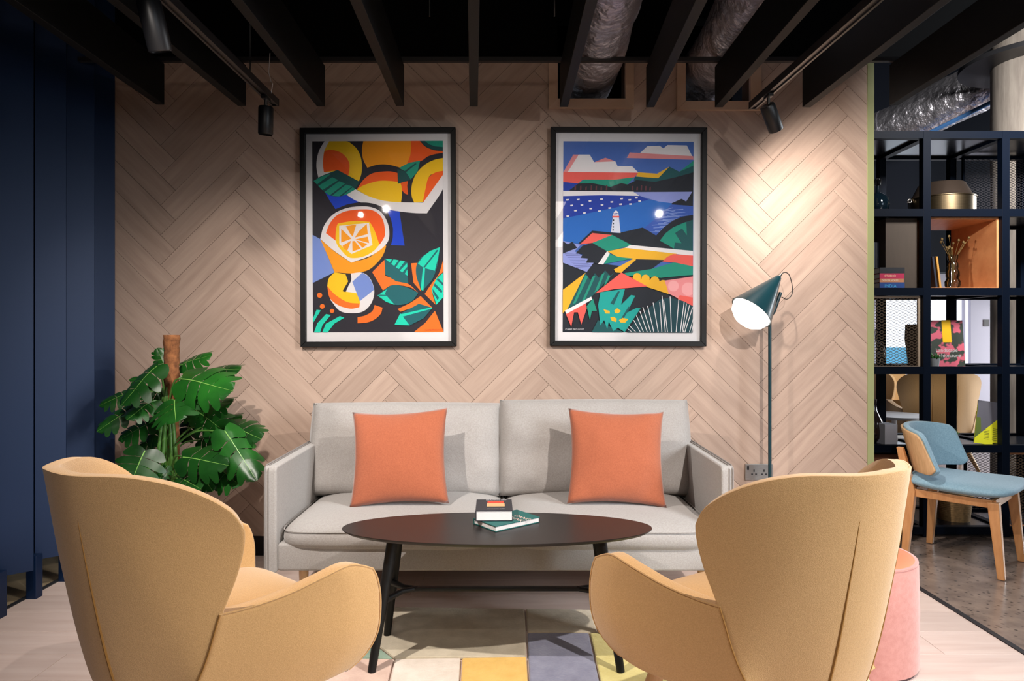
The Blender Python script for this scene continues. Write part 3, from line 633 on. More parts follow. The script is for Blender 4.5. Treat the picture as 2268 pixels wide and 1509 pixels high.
# ------------------------------------------------------------------ sofa
SX = -.052; SFY = 2.70
sf = thing('sofa', 'light grey two-seat sofa against the herringbone wall', 'sofa', (SX, 3.1, 0))
y0 = SFY-3.1; y1 = .46; hw = .932
def rbox(name, a, b, m, parent, r=.03, seg=4):
    o = MB().box(a, b).build(name, m, parent, smooth=False, bevel=r, seg=seg)
    o.modifiers['bevel'].limit_method = 'NONE'
    for pl in o.data.polygons: pl.use_smooth = True
    return o
rbox('base_frame', (-hw+.05, y0+.012, .225), (hw-.05, y1, .335), M['sofa'], sf, .012)
for s in (-1, 1):
    mb = MB(); xo, xi = s*hw, s*(hw-.052)
    T = lambda v: Vector((v.z, v.x, v.y))
    prof = [(y0, .222), (y0, .632), (y0+.01, .645), (y1-.15, .652), (y1, .655), (y1, .222)]
    mb.prism(prof, min(xo, xi), max(xo, xi), T=T)
    o = mb.build('arm', M['sofa'], sf, bevel=.012, seg=3, fix=True)
    for pl in o.data.polygons: pl.use_smooth = False
    for dx in (.007, .02):
        x = s*(hw-dx)
        tube('piping', [(x, y0-.001, .23), (x, y0-.001, .632), (x, y0+.02, .647), (x, y1-.02, .655)], .0035 if dx < .01 else .0025, M['sofadark'], o, 6)
rbox('back_frame', (-hw+.05, y1-.14, .225), (hw-.05, y1, .70), M['sofa'], sf, .02)
def seatpad(x0, x1, sd):
    nx, ny, nz = 24, 18, 6; V = []; w2 = (x1-x0)/2; L2 = (y1-.14-y0+.01)/2; cx = (x0+x1)/2; cy = (y1-.14+y0-.01)/2
    n = 40; prof = []
    # superellipsoid box
    Fc = []; rows = 22; cols = 64
    def sp(c, e): return math.copysign(abs(c)**e, c)
    for i in range(rows+1):
        ph = -PI/2+PI*i/rows
        for j in range(cols):
            th = 2*PI*j/cols
            x = sp(math.cos(ph), .42)*sp(math.cos(th), .22)*w2; y = sp(math.cos(ph), .42)*sp(math.sin(th), .22)*L2; z = sp(math.sin(ph), .8)*.072
            if z > 0: z *= 1+.22*max(0, 1-(x/w2)**2)*max(0, 1-(y/L2)**2)
            z += .006*noise.noise(Vector((x*5+sd, y*5, z*4)))
            V.append((x+cx, y+cy, z+.352))
    for i in range(rows):
        for j in range(cols): Fc.append((i*cols+j, i*cols+(j+1) % cols, (i+1)*cols+(j+1) % cols, (i+1)*cols+j))
    o = mesh('seat_cushion', V, Fc, M['sofa'], sf, True)
    pp = []
    for j in range(cols+1):
        th = 2*PI*j/cols; pp.append((cx+sp(math.cos(th), .22)*w2*.995, cy+sp(math.sin(th), .22)*L2*.995, .385))
    tube('piping', pp, .0022, M['sofa'], o, 5)
seatpad(-hw+.054, -.0005+.012, 1); seatpad(.0155, hw-.054, 5)
for s, dz in ((-1, 0), (1, .015)):
    o = cushion('back_cushion', .915, .44+dz, .2, M['sofa'], sf, p=.36, pinch=-.02, seedv=s+4, wr=.022, boxy=2.5)
    o.location = (s*.455-.005, .19, .618+dz/2); o.rotation_euler = (math.radians(-12), 0, 0)
    e = []
    for (u, v) in [(-1, -1), (1, -1), (1, 1), (-1, 1), (-1, -1)]: e.append((u*.448, 0, v*(.218+dz/2)))
    tube('piping', e, .003, M['sofa'], o, 6)
for x in (-hw+.13, hw-.10):
    for y in (y0+.1, y1-.09):
        lathe('leg', [(.013, 0), (.02, .23)], (x, y, 0), M['palewood'], sf, 20)
# scatter cushions
for (px, nm, lab, rz, sd, tw) in ((885, 'scatter_cushion', 'rust orange cushion leaning on the left back pad of the sofa', .02, 1, -.045), (1365, 'scatter_cushion', 'crumpled rust orange cushion leaning on the right back pad of the sofa', -.03, 6, .035)):
    Yc = 2.99; q = P(px, 1015, Yc)
    o = cushion(nm, .425, .42, .15, M['rust'], None, p=.5, pinch=.085, seedv=sd, wr=.014 if sd > 2 else .008)
    o.location = (q.x, Yc+.0, .632); o.rotation_euler = (math.radians(-20), tw, rz)
    tag(o, lab, 'cushion', 'rust cushions on the sofa')

# ------------------------------------------------------------------ armchairs
def make_chair(label):
    t = thing('wing_armchair', label, 'armchair', (0, 0, 0))
    ZB = .25; T_ = lambda k, z: lerp_tab(CHAIR[k], z)
    def pln(f, z):
        xb = T_('xb', z); k = T_('wk', z); q0 = (xb, 0); q1 = (xb+.02, .092*k); q2 = (xb+.108, .207*k); q3 = (T_('xf', z), T_('yf', z))
        a = abs(f); K = [(-.2, (q1[0], -q1[1])), (0, q0), (.2, q1), (.51, q2), (1, q3), (1.49, (2*q3[0]-q2[0], 2*q3[1]-q2[1]-.03))]
        i = 1
        while i < 3 and a > K[i+1][0]: i += 1
        (t0, p0), (t1, p1), (t2, p2), (t3, p3) = K[i-1:i+3]; u = (a-t1)/(t2-t1); out = []
        for d in (0, 1):
            m1 = (p2[d]-p0[d])/(t2-t0)*(t2-t1); m2 = (p3[d]-p1[d])/(t3-t1)*(t2-t1)
            out.append((2*u**3-3*u*u+1)*p1[d]+(u**3-2*u*u+u)*m1+(-2*u**3+3*u*u)*p2[d]+(u**3-u*u)*m2)
        return Vector((out[0], math.copysign(out[1], f) if f else 0, z))
    def pos(f, z, off=0):
        p = pln(f, z)
        if off:
            d = pln(min(1, f+.01), z)-pln(max(-1, f-.01), z); n_ = Vector((d.y, -d.x, 0)).normalized(); p = p+n_*off
        return p
    def ztop(f):
        return lerp_tab(CHAIR['top'], abs(f))
    nf, nv = 60, 26
    def shell(name, th, f0, f1, m):
        V = []; Fc = []; g_ = {}
        for k, off in enumerate((0, th)):
            for i in range(nf+1):
                f = -1+2*i/nf; f = math.copysign(1-(1-abs(f))**1.5, f)
                for j in range(nv+1):
                    v = j/nv; z = ZB+v*(ztop(f)-ZB); s = f
                    tf = 1
                    g_[(k, i, j)] = len(V); V.append(pos(s, z, off*tf*(.75+.25*(1-v)) if k else 0))
        for i in range(nf):
            for j in range(nv):
                q = (g_[(0, i, j)], g_[(0, i+1, j)], g_[(0, i+1, j+1)], g_[(0, i, j+1)]); Fc.append(q)
                q = (g_[(1, i, j)], g_[(1, i, j+1)], g_[(1, i+1, j+1)], g_[(1, i+1, j)]); Fc.append(q)
        for i in range(nf):
            Fc.append((g_[(0, i, nv)], g_[(0, i+1, nv)], g_[(1, i+1, nv)], g_[(1, i, nv)])); Fc.append((g_[(0, i+1, 0)], g_[(0, i, 0)], g_[(1, i, 0)], g_[(1, i+1, 0)]))
        for j in range(nv):
            Fc.append((g_[(0, 0, j)], g_[(0, 0, j+1)], g_[(1, 0, j+1)], g_[(1, 0, j)])); Fc.append((g_[(0, nf, j+1)], g_[(0, nf, j)], g_[(1, nf, j)], g_[(1, nf, j+1)]))
        o = mesh(name, V, Fc, m, t, True)
        bm = bmesh.new(); bm.from_mesh(o.data); bmesh.ops.recalc_face_normals(bm, faces=bm.faces); bm.to_mesh(o.data); bm.free()
        b = o.modifiers.new('bevel', 'BEVEL'); b.width = .012; b.segments = 4; b.limit_method = 'ANGLE'; b.angle_limit = .9
        return o
    sh = shell('back_shell', .045, 0, 1, M['mustard'])
    # rim piping and the two rear seams
    rim = []
    for j in range(0, nv+1): z = ZB+j/nv*(ztop(1)-ZB); rim.append(pos(-1, z, .004)) if z > .46 else None
    for i in range(1, nf): f = -1+2*i/nf; f = math.copysign(1-(1-abs(f))**1.5, f); z = ztop(f); rim.append(pos(f, z, .004)+Vector((0, 0, -.003)))
    for j in range(nv, -1, -1): z = ZB+j/nv*(ztop(1)-ZB); rim.append(pos(1, z, .004)) if z > .46 else None
    tube('piping', rim, .0035, M['mustard'], sh, 6)
    for s in (-1, 1):
        pts = []
        for j in range(12): z = .26+(.74-.26)*j/11; pts.append(pos(s*.2, z, .001))
        rr = [.004-.0025*max(0, (j-4)/7) for j in range(12)]
        MB().tube(pts, rr, 6).build('rear_seam', M['mustardseam'], sh, smooth=True)
    # arms
    zn = CHAIR['notch']
    def xs(z): return T_('xf', min(z, zn))-.004
    xfr_t = CHAIR['armf']
    for s in (-1, 1):
        nu, nw = 22, 14; V = []; g_ = {}; Fc = []
        def apos(p, q, off):
            zt = lerp_tab(CHAIR['armt'], p); zb_ = .25+.005*p*p
            z = zb_+q*(zt-zb_); x0 = xs(z); x = x0+p*(lerp_tab(xfr_t, z)-x0)
            yy_ = T_('yf', min(z, zn))
            yo = yy_+(CHAIR['armw']-yy_)*math.sin(min(p, 1)*PI/2)**1.2-CHAIR['armin']*max(0, (.42-z)/.17)**2*min(1, p*1.5)-.02*max(0, p-.75)/.25
            return Vector((x, s*(yo-off), z))
        for k, off in enumerate((0, .052)):
            for i in range(nu+1):
                for j in range(nw+1): g_[(k, i, j)] = len(V); V.append(apos(i/nu, j/nw, off))
        for i in range(nu):
            for j in range(nw):
                Fc.append((g_[(0, i, j)], g_[(0, i+1, j)], g_[(0, i+1, j+1)], g_[(0, i, j+1)])); Fc.append((g_[(1, i, j)], g_[(1, i, j+1)], g_[(1, i+1, j+1)], g_[(1, i+1, j)]))
            Fc.append((g_[(0, i, nw)], g_[(0, i+1, nw)], g_[(1, i+1, nw)], g_[(1, i, nw)])); Fc.append((g_[(0, i+1, 0)], g_[(0, i, 0)], g_[(1, i, 0)], g_[(1, i+1, 0)]))
        for j in range(nw):
            Fc.append((g_[(0, 0, j)], g_[(0, 0, j+1)], g_[(1, 0, j+1)], g_[(1, 0, j)])); Fc.append((g_[(0, nu, j+1)], g_[(0, nu, j)], g_[(1, nu, j)], g_[(1, nu, j+1)]))
        o = mesh('arm', V, Fc, M['mustard'], t, True)
        bm = bmesh.new(); bm.from_mesh(o.data); bmesh.ops.recalc_face_normals(bm, faces=bm.faces); bm.to_mesh(o.data); bm.free()
        b = o.modifiers.new('bevel', 'BEVEL'); b.width = .015; b.segments = 4; b.limit_method = 'ANGLE'; b.angle_limit = .9
        pts = [apos(i/nu, 1, .003) for i in range(nu+1)]+[apos(1, j/nw, .003) for j in range(nw-1, -1, -1)]
        tube('piping', pts, .003, M['mustard'], o, 6)
        tube('side_seam', [apos(.0, j/10, -.001) for j in range(11)], .0022, M['mustardseam'], o, 6)
    # seat pad
    V = []; Fc = []; rows, cols = 18, 56
    def sp(c, e): return math.copysign(abs(c)**e, c)
    for i in range(rows+1):
        ph = -PI/2+PI*i/rows
        for j in range(cols):
            th = 2*PI*j/cols; cx = sp(math.cos(ph), .5)*sp(math.cos(th), .35); cy = sp(math.cos(ph), .5)*sp(math.sin(th), .35)
            z = sp(math.sin(ph), .9)*.065+(.02*(1-cx*cx)*(1-cy*cy) if ph > 0 else 0)
            V.append((.075+cx*.265, cy*(.23+.055*cx), z+.375))
    for i in range(rows):
        for j in range(cols): Fc.append((i*cols+j, i*cols+(j+1) % cols, (i+1)*cols+(j+1) % cols, (i+1)*cols+j))
    mesh('seat_cushion', V, Fc, M['mustard'], t, True)
    rbox('seat_base', (-.12, -.17, .24), (.28, .17, .31), M['mustard'], t, .03)
    for sx in (-1, 1):
        for sy in (-1, 1):
            a = Vector((.22 if sx > 0 else -.12, sy*(.19 if sx > 0 else .15), .27)); b_ = Vector((.30 if sx > 0 else -.27, sy*.25, .0145))
            MB().tube([b_, b_*.6+a*.4, a], [.013, .019, .026], 20).build('leg', M['palewood'], t, smooth=True)
    return t
CHAIR = dict(top=[(0, .85), (.2, .846), (.51, .841), (.75, .818), (.88, .790), (.94, .767), (.98, .74), (1, .70)], notch=.505, armw=.378, armin=.055,
  xb=[(.25, -.205), (.34, -.235), (.6, -.29), (.85, -.33)], wk=[(.25, .92), (.4, .96), (.6, 1.0), (.85, 1.0)],
  xf=[(.25, -.13), (.368, -.083), (.508, -.053), (.60, -.028), (.68, -.020), (.72, -.026), (.77, -.05), (.85, -.10)],
  yf=[(.25, .21), (.368, .252), (.508, .284), (.70, .326), (.85, .33)],
  armf=[(.24, .27), (.28, .325), (.33, .352), (.40, .358), (.47, .355), (.53, .332), (.565, .295)],
  armt=[(0, .505), (.12, .506), (.35, .520), (.62, .548), (.80, .562), (.92, .556), (1, .53)])
ch = make_chair('mustard wing armchair in the left foreground, its back to the navy screen')
ch.location = (-.863, 1.830, 0); ch.rotation_euler = (0, 0, math.radians(49.3)); ch['group'] = 'mustard wing armchairs'
ch2 = copy_tree(ch); ch2['label'] = 'mustard wing armchair in the right foreground, in front of the pink pouf'
ch2.location = (.714, 1.845, 0); ch2.rotation_euler = (0, 0, math.radians(121.4))

# ------------------------------------------------------------------ coffee table, books
TZ = .468; tc = P(1101, 1170, 2.47)
tb = thing('coffee_table', 'low oval black coffee table in front of the sofa', 'table', (tc.x, 2.475, 0))
lathe('table_top', [(.001, -.012), (.545, -.012), (.560, -.003), (.560, 0), (.001, 0)], (0, 0, TZ), M['tabletop'], tb, 96, sy=.372)
for s in (-1, 1):
    tops = []
    for v in (-1, 1):
        a = Vector((s*.365, v*.06, TZ-.012)); b_ = Vector((s*.425, v*.145, .0145))
        MB().tube([b_, a], [.014, .021], 16).build('leg', M['black'], tb, smooth=True); tops.append(b_*.45+a*.55)
for s in (-1, 1):
    for v in (-1, 1):
        tube('stretcher_arm', [(s*.395, v*.09, .235), (s*.34, v*.02, .243), (s*.29, 0, .245)], [.013, .009, .009], M['black'], tb)
rbox('stretcher', (-.30, -.012, .238), (.30, .012, .252), M['black'], tb, .004)
def book(name, c, w_, d_, t_, rz, cm, label, ml=None, spine='left'):
    t = thing(name, label, 'book', c, rz)
    box('cover', (-w_/2, -d_/2, t_-.003), (w_/2, d_/2, t_), cm, t, bevel=.0006, seg=1)
    box('cover', (-w_/2, -d_/2, 0), (w_/2, d_/2, .003), cm, t, bevel=.0006, seg=1)
    box('spine', (-w_/2-.002, -d_/2, 0), (-w_/2+.001, d_/2, t_), cm, t, bevel=.0006, seg=1)
    box('pages', (-w_/2+.0015, -d_/2+.003, .003), (w_/2-.003, d_/2-.003, t_-.003), M['paper'], t)
    return t
b1 = book('book', (tc.x+.035, 2.525, TZ), .135, .205, .021, math.radians(-52), C(20, 92, 88), 'teal hardback book lying askew under the dark book on the coffee table')
text('lettering', 'GANG\nBUNK', .03, C(225, 190, 178), b1, (.035, .03, .0212), (0, 0, 0), 0)
b2 = book('book', (tc.x-.012, 2.555, TZ+.0215), .133, .165, .04, math.radians(1.5), C(44, 44, 50), 'dark grey hardback book titled reading art, on top of the teal book')
text('title', 'READING ART', .0125, M['white'], b2, (.008, .071, .0402), (0, 0, 0), 0)
text('subtitle', 'ART FOR BOOK LOVERS', .006, M['white'], b2, (.006, -.062, .0402), (0, 0, 0), 0)
mb = MB(); mb.box((-.026, .02, .0401), (.036, .055, .0403)); mb.build('cover_image', C(216, 66, 46), b2)
mb = MB(); mb.box((-.028, -.028, .0401), (.038, .019, .0403)); mb.build('cover_image', C(236, 178, 128), b2)
mb = MB()
for i in range(3): mb.box((-.026, -.018+.012*i, .0403), (.036, -.0165+.012*i, .0404))
mb.build('cover_lines', C(150, 84, 56), b2)

# ------------------------------------------------------------------ rug
rg = thing('rug', 'patchwork wool rug in cream, yellow and slate under the coffee table', 'rug', (0, 2.0, 0))
def fur(name, c1, c2): return mat(name, c1, .95, var=.2, vscale=16, rgb2=c2, bump=1, bscale=110, sheen=.3)
R = dict(cream=fur('rug_cream', (226, 210, 186), (206, 190, 166)), sand=fur('rug_sand', (208, 196, 172), (188, 176, 152)), white=fur('rug_white', (238, 226, 212), (222, 208, 192)), yellow=fur('rug_yellow', (238, 196, 108), (226, 180, 90)), slate=fur('rug_slate', (142, 144, 164), (120, 122, 144)), lime=fur('rug_lime', (222, 210, 138), (206, 192, 118)), pink=fur('rug_pink', (224, 194, 176), (206, 172, 156)), green=fur('rug_green', (140, 162, 142), (118, 142, 122)))
patches = [
 ('sand', [(750, 1349), (1163, 1354), (1167, 1408), (1168, 1462), (1022, 1464), (873, 1466), (840, 1440), (700, 1450), (560, 1450)]),
 ('sand', [(1163, 1354), (1310, 1356), (1325, 1408), (1167, 1408)]), ('cream', [(1310, 1356), (1540, 1354), (1580, 1403), (1325, 1408)]),
 ('slate', [(1167, 1408), (1305, 1408), (1332, 1530), (1172, 1530), (1168, 1462)]),
 ('lime', [(1305, 1408), (1580, 1403), (1640, 1530), (1332, 1530)]),
 ('yellow', [(1022, 1464), (1168, 1462), (1172, 1530), (1018, 1530)]), ('white', [(873, 1466), (1022, 1464), (1018, 1530), (858, 1530)]),
 ('green', [(840, 1440), (873, 1466), (700, 1464), (700, 1450)]), ('pink', [(700, 1464), (873, 1466), (858, 1530), (640, 1530)]),
 ('cream', [(560, 1450), (700, 1450), (700, 1464), (640, 1530), (480, 1530)]),
 ('cream', [(480, 1530), (858, 1530), (800, 1720), (330, 1720)]), ('lime', [(858, 1530), (1172, 1530), (1180, 1720), (800, 1720)]), ('pink', [(1172, 1530), (1332, 1530), (1400, 1720), (1180, 1720)]), ('sand', [(1332, 1530), (1640, 1530), (1800, 1720), (1400, 1720)]),
]
for m_, pl in patches:
    pts = [Pz(x, y, .001) for x, y in pl]; c = sum(pts, Vector())/len(pts)
    pts = [c+(p_-c)*(1-.004/max(.05, (p_-c).length)) for p_ in pts]
    bm = bmesh.new(); vs = [bm.verts.new((p_.x, p_.y-2.0, .001)) for p_ in pts]
    f = bm.faces.new(vs);
    if f.normal.z < 0: f.normal_flip()
    bm.normal_update()
    ex = bmesh.ops.extrude_face_region(bm, geom=[f]); 
    for v in [g_ for g_ in ex['geom'] if isinstance(g_, bmesh.types.BMVert)]: v.co.z = .014
    bmesh.ops.recalc_face_normals(bm, faces=bm.faces)
    me = bpy.data.meshes.new('patch'); bm.to_mesh(me); bm.free(); me.materials.append(R[m_])
    o = bpy.data.objects.new('patch', me); COL.objects.link(o); o.parent = rg
    b = o.modifiers.new('bevel', 'BEVEL'); b.width = .006; b.segments = 2; b.limit_method = 'ANGLE'

# ------------------------------------------------------------------ pouf
pf = thing('pouf', 'pink drum pouf behind the right foreground armchair', 'pouf', (1.235, 2.47, 0))
lathe('side_cover', [(.20, .012), (.207, .014), (.208, .20), (.205, .362), (.199, .374)], (0, 0, 0), M['pinkfelt'], pf, 64)
lathe('top_pad', [(.199, .374), (.19, .381), (.12, .384), (.001, .385)], (0, 0, 0), M['pinktop'], pf, 64)
lathe('piping', [(.199, .371), (.204, .374), (.203, .378), (.198, .379)], (0, 0, 0), M['pinkfelt'], pf, 64)
lathe('base_ring', [(.198, 0), (.198, .014), (.001, .014)], (0, 0, 0), C(70, 44, 44), pf, 64)

# ------------------------------------------------------------------ blue dining chair
A_ = Vector((2.337, 3.248, 0)); B_ = Vector((2.338, 3.83, 0)); C_ = Vector((2.62, 3.52, 0)); D_ = Vector((2.055, 3.558, 0))
cc = (A_+B_+C_+D_)/4; fd = ((A_+C_)-(B_+D_)).normalized(); rz = math.atan2(fd.y, fd.x)
dc = thing('dining_chair', 'beech chair with blue upholstered seat and curved back beside the shelving', 'chair', cc, rz)
# local: +x forward. legs at (+-.21,+-.195)
SZ = .41
for sx, sy, ht in ((1, 1, .36), (1, -1, .36), (-1, 1, .62), (-1, -1, .62)):
    a = Vector((sx*.21, sy*.2, 0)); tp = Vector((sx*.175 if sx > 0 else -.185, sy*.185, .36))
    pts = [a, tp] if sx > 0 else [a, tp, Vector((-.232, sy*.2, .58))]
    mb = MB()
    V = []
    for i_, q in enumerate(pts):
        h = .014+.008*(i_ == 1); V += [q+Vector((dx*h*1.1, dy*h, 0)) for dx, dy in ((-1, -1), (1, -1), (1, 1), (-1, 1))]
    n_ = len(pts); Fc = [(3, 2, 1, 0), tuple(range(4*(n_-1), 4*n_))]+[(4*i+j, 4*i+(j+1) % 4, 4*i+4+(j+1) % 4, 4*i+4+j) for i in range(n_-1) for j in range(4)]
    mb.add(V, Fc).build('leg', M['beech'], dc, bevel=.004, seg=2, fix=True)
for s in (-1, 1): box('side_rail', (-.17, s*.185-.01, .33), (.17, s*.185+.01, .37), M['beech'], dc, bevel=.003)
box('front_rail', (.165, -.18, .33), (.183, .18, .37), M['beech'], dc, bevel=.003)
box('back_rail', (-.19, -.18, .33), (-.172, .18, .37), M['beech'], dc, bevel=.003)
V = []; Fc = []; rows, cols = 14, 48
def sp(c, e): return math.copysign(abs(c)**e, c)
for i in range(rows+1):
    ph = -PI/2+PI*i/rows
    for j in range(cols):
        th = 2*PI*j/cols; cx = sp(math.cos(ph), .4)*sp(math.cos(th), .45); cy = sp(math.cos(ph), .4)*sp(math.sin(th), .45)
        V.append((cx*.245+.015, cy*(.245+.02*cx), sp(math.sin(ph), .9)*.032+.405+.012*cx*cx))
for i in range(rows):
    for j in range(cols): Fc.append((i*cols+j, i*cols+(j+1) % cols, (i+1)*cols+(j+1) % cols, (i+1)*cols+j))
mesh('seat', V, Fc, M['bluefab'], dc, True)
def band(name, r0, r1, m, z0, z1, amax, off=0):
    V = []; n_ = 40; k = 8; g_ = {}; Fc = []
    for q, rr in enumerate((r0, r1)):
        for i in range(n_+1):
            a = -amax+2*amax*i/n_
            ea = abs(a)/amax; rd = .03*max(0, (ea-.86)/.14)**2
            for j in range(k+1):
                v = j/k; z = z0+rd+(z1-z0-2*rd)*v-.03*ea**2*(v)
                lean = -.06*v
                g_[(q, i, j)] = len(V); V.append((-(rr)*math.cos(a)*.95+lean+.03, rr*math.sin(a)*1.12, z))
    for i in range(n_):
        for j in range(k):
            Fc.append((g_[(0, i, j)], g_[(0, i+1, j)], g_[(0, i+1, j+1)], g_[(0, i, j+1)])); Fc.append((g_[(1, i, j)], g_[(1, i, j+1)], g_[(1, i+1, j+1)], g_[(1, i+1, j)]))
        Fc.append((g_[(0, i, k)], g_[(0, i+1, k)], g_[(1, i+1, k)], g_[(1, i, k)])); Fc.append((g_[(0, i+1, 0)], g_[(0, i, 0)], g_[(1, i, 0)], g_[(1, i+1, 0)]))
    for j in range(k):
        Fc.append((g_[(0, 0, j)], g_[(0, 0, j+1)], g_[(1, 0, j+1)], g_[(1, 0, j)])); Fc.append((g_[(0, n_, j+1)], g_[(0, n_, j)], g_[(1, n_, j)], g_[(1, n_, j+1)]))
    o = mesh(name, V, Fc, m, dc, True); bm = bmesh.new(); bm.from_mesh(o.data); bmesh.ops.recalc_face_normals(bm, faces=bm.faces); bm.to_mesh(o.data); bm.free()
    b = o.modifiers.new('bevel', 'BEVEL'); b.width = .005; b.segments = 3; b.limit_method = 'ANGLE'; b.angle_limit = .9
band('back_shell', .262, .249, M['palewood'], .46, .685, 1.25); band('back_pad', .249, .222, M['bluefab'], .455, .693, 1.27)

# ------------------------------------------------------------------ monstera
def Z3(x, y, Y): return P(150+x/2.744, 720+y/2.744, Y)
PB = Vector((P(380, 0, 3.2).x, 3.2, 0))
pl = thing('potted_monstera', 'leafy monstera climbing a coir pole, between the navy screen and the sofa', 'plant', PB)
lathe('pot', [(.001, 0), (.12, 0), (.15, .30), (.155, .31), (.145, .31), (.14, .29), (.001, .285)], (0, 0, 0), M['pot'], pl, 40)
lathe('soil', [(.141, .283), (.141, .29), (.001, .295)], (0, 0, 0), M['soil'], pl, 30)
V = []; n_ = 20; m_ = 50
top = P(381, 742, 3.2).z
for i in range(m_+1):
    z = .28+(top-.28)*i/m_
    for j in range(n_):
        a = 2*PI*j/n_; rr = .033*(1+.12*noise.noise(Vector((math.cos(a)*2, math.sin(a)*2, z*22)))+.06*math.sin(z*110+a))
        if i > m_-3: rr *= 1.12
        V.append((rr*math.cos(a), rr*math.sin(a), z))
Fc = [(i*n_+j, i*n_+(j+1) % n_, (i+1)*n_+(j+1) % n_, (i+1)*n_+j) for i in range(m_) for j in range(n_)]+[tuple(range(m_*n_, (m_+1)*n_))]
mesh('coir_pole', V, Fc, M['coir'], pl, True)
def leafmesh(seed, nl=5):
    rd = random.Random(seed); V = []; Fc = []; mi = []
    for side in (-1, 1):
        ts = [-.02+.98*(k/nl)**.95 for k in range(nl+1)]
        for k in range(nl):
            t0, t1 = ts[k], ts[k+1]; tm = (t0+t1)/2
            wmax = .50*math.sin(PI*min(1, max(0, (.22+tm*.80))))**.7*(1.0 if k else 1.0)*rd.uniform(.92, 1.06)
            if k == 0: wmax *= .96
            split = rd.uniform(.34, .5) if (0 < k < nl) else 1
            sw = .20-.06*k/nl  # sweep towards the tip
            base = len(V); R_ = 6
            for q in range(R_+1):
                rr = q/R_
                # width of the lobe
                if k == nl-1: wf = 1-rr*.3
                else: wf = 1 if rr < .35 else 1-.22*((rr-.35)/.65)**1.8
                half = (t1-t0)/2*wf*(1.14 if rr > .3 else 1.0)
                if rr < .35: half = (t1-t0)/2
                ctr = tm+sw*rr**1.4+(-.16*rr if k == 0 else 0)+(-.08*rr if k == 1 else 0)
                if k == nl-1: ctr = tm+.04*rr
                if rr > .98: half *= .55
                for e in (-1, 0, 1):
                    y = ctr+e*half; x = side*wmax*rr*(1-.05*abs(e))
                    if k == nl-1 and e == 1: x *= .3; y = max(y, 1-.1*rr)
                    if k == 0 and e == -1: y -= .08*math.sin(rr*PI)
                    V.append((x, y, 0))
            for q in range(R_):
                for e in range(2):
                    a = base+q*3+e; f = (a, a+3, a+4, a+1) if side > 0 else (a, a+1, a+4, a+3); Fc.append(f); mi.append(0)
    b = len(V)
    for q in range(7):
        y = q/6*1.0; wv = .011*(1-q/7); V += [(-wv, y, .006), (wv, y, .006)]
    for q in range(6): Fc.append((b+2*q, b+2*q+1, b+2*q+3, b+2*q+2)); mi.append(1)
    return V, Fc, mi
leaves = [((700, 330), (1000, 395), 3.12, 3.0, .72), ((690, 245), (875, 178), 3.3, 3.25, .6), ((850, 285), (1050, 262), 3.3, 3.2, .5), ((545, 250), (315, 490), 3.1, 2.98, .75), ((592, 255), (540, 138), 3.3, 3.3, .8), ((650, 455), (655, 592), 3.08, 2.98, 1.5),
 ((520, 460), (355, 575), 3.12, 3.0, .85), ((400, 505), (170, 648), 3.12, 3.05, .6), ((370, 415), (185, 490), 3.25, 3.2, .75), ((520, 590), (300, 700), 3.25, 3.2, .7), ((470, 765), (372, 985), 3.02, 2.95, 1.25), ((825, 505), (1000, 462), 3.2, 3.1, .6), ((985, 615), (1176, 690), 3.15, 3.05, .7),
 ((780, 520), (965, 655), 3.2, 3.1, .7), ((700, 805), (975, 850), 3.03, 2.95, .7), ((955, 645), (1152, 948), 3.05, 2.95, .55), ((900, 860), (1050, 975), 3.1, 3.0, .75), ((680, 930), (810, 995), 3.02, 2.95, .9), ((790, 870), (880, 1010), 3.1, 3.0, .6), ((600, 860), (555, 950), 3.1, 3.05, .8),
 ((730, 410), (790, 580), 3.32, 3.25, .9), ((570, 420), (420, 385), 3.32, 3.3, .8), ((560, 700), (430, 740), 3.32, 3.28, .8), ((800, 700), (930, 690), 3.3, 3.25, .8), ((760, 560), (690, 720), 3.34, 3.3, .8), ((900, 600), (1060, 560), 3.3, 3.25, .6), ((540, 600), (500, 760), 3.3, 3.28, .8), ((820, 860), (960, 960), 3.25, 3.2, .8), ((520, 330), (370, 330), 3.3, 3.28, .6), ((470, 870), (330, 1010), 3.15, 3.1, .8), ((860, 800), (1010, 900), 3.25, 3.2, .7)]
for i, (b_, t_, Yb, Yt, wf) in enumerate(leaves):
    B3 = Z3(b_[0], b_[1], Yb)-PB; T3 = Z3(t_[0], t_[1], Yt)-PB; ax = (T3-B3); L = ax.length; yv = ax.normalized()
    hint = Vector((random.uniform(-.3, .3), -.75, .65 if abs(yv.z) < .8 else .3)); xv = yv.cross(hint).normalized(); zv = xv.cross(yv).normalized()
    V, Fc, mi = leafmesh(i); W3 = []
    for x, y, z in V:
        zz = -.16*L*(y**2)*.9-abs(x)*abs(x)*.7*L+.012*L*math.sin(abs(x)*14+y*7)
        W3.append(xv*(x*L*wf*1.15)+yv*(y*L)+zv*(zz+.10*L*y+z*L))
    o = mesh('leaf', W3, Fc, [M['leaf'], M['vein']], pl, True, mi=mi); o.location = B3
    hz = max(.34, min(B3.z-.12, 1.0)); s0 = Vector((random.uniform(-.03, .03), -.035, hz))
    mid = (s0+B3)/2+Vector((0, -.01, .05))
    ps = crom([tuple(s0-Vector((0, 0, .1))), tuple(s0), tuple(mid), tuple(B3+yv*.01)], 5, False)
    MB().tube(ps, [.0055-.002*j/len(ps) for j in range(len(ps))], 8).build('petiole', M['stem'], pl, smooth=True)
for x0 in (-.05, -.02, .03, .055):
    tube('stem', crom([(x0*.6, -.03, .28), (x0, -.05, .45), (x0*.7, -.045, .65), (x0*.4, -.038, .8)], 5, False), .009, M['stem'], pl)

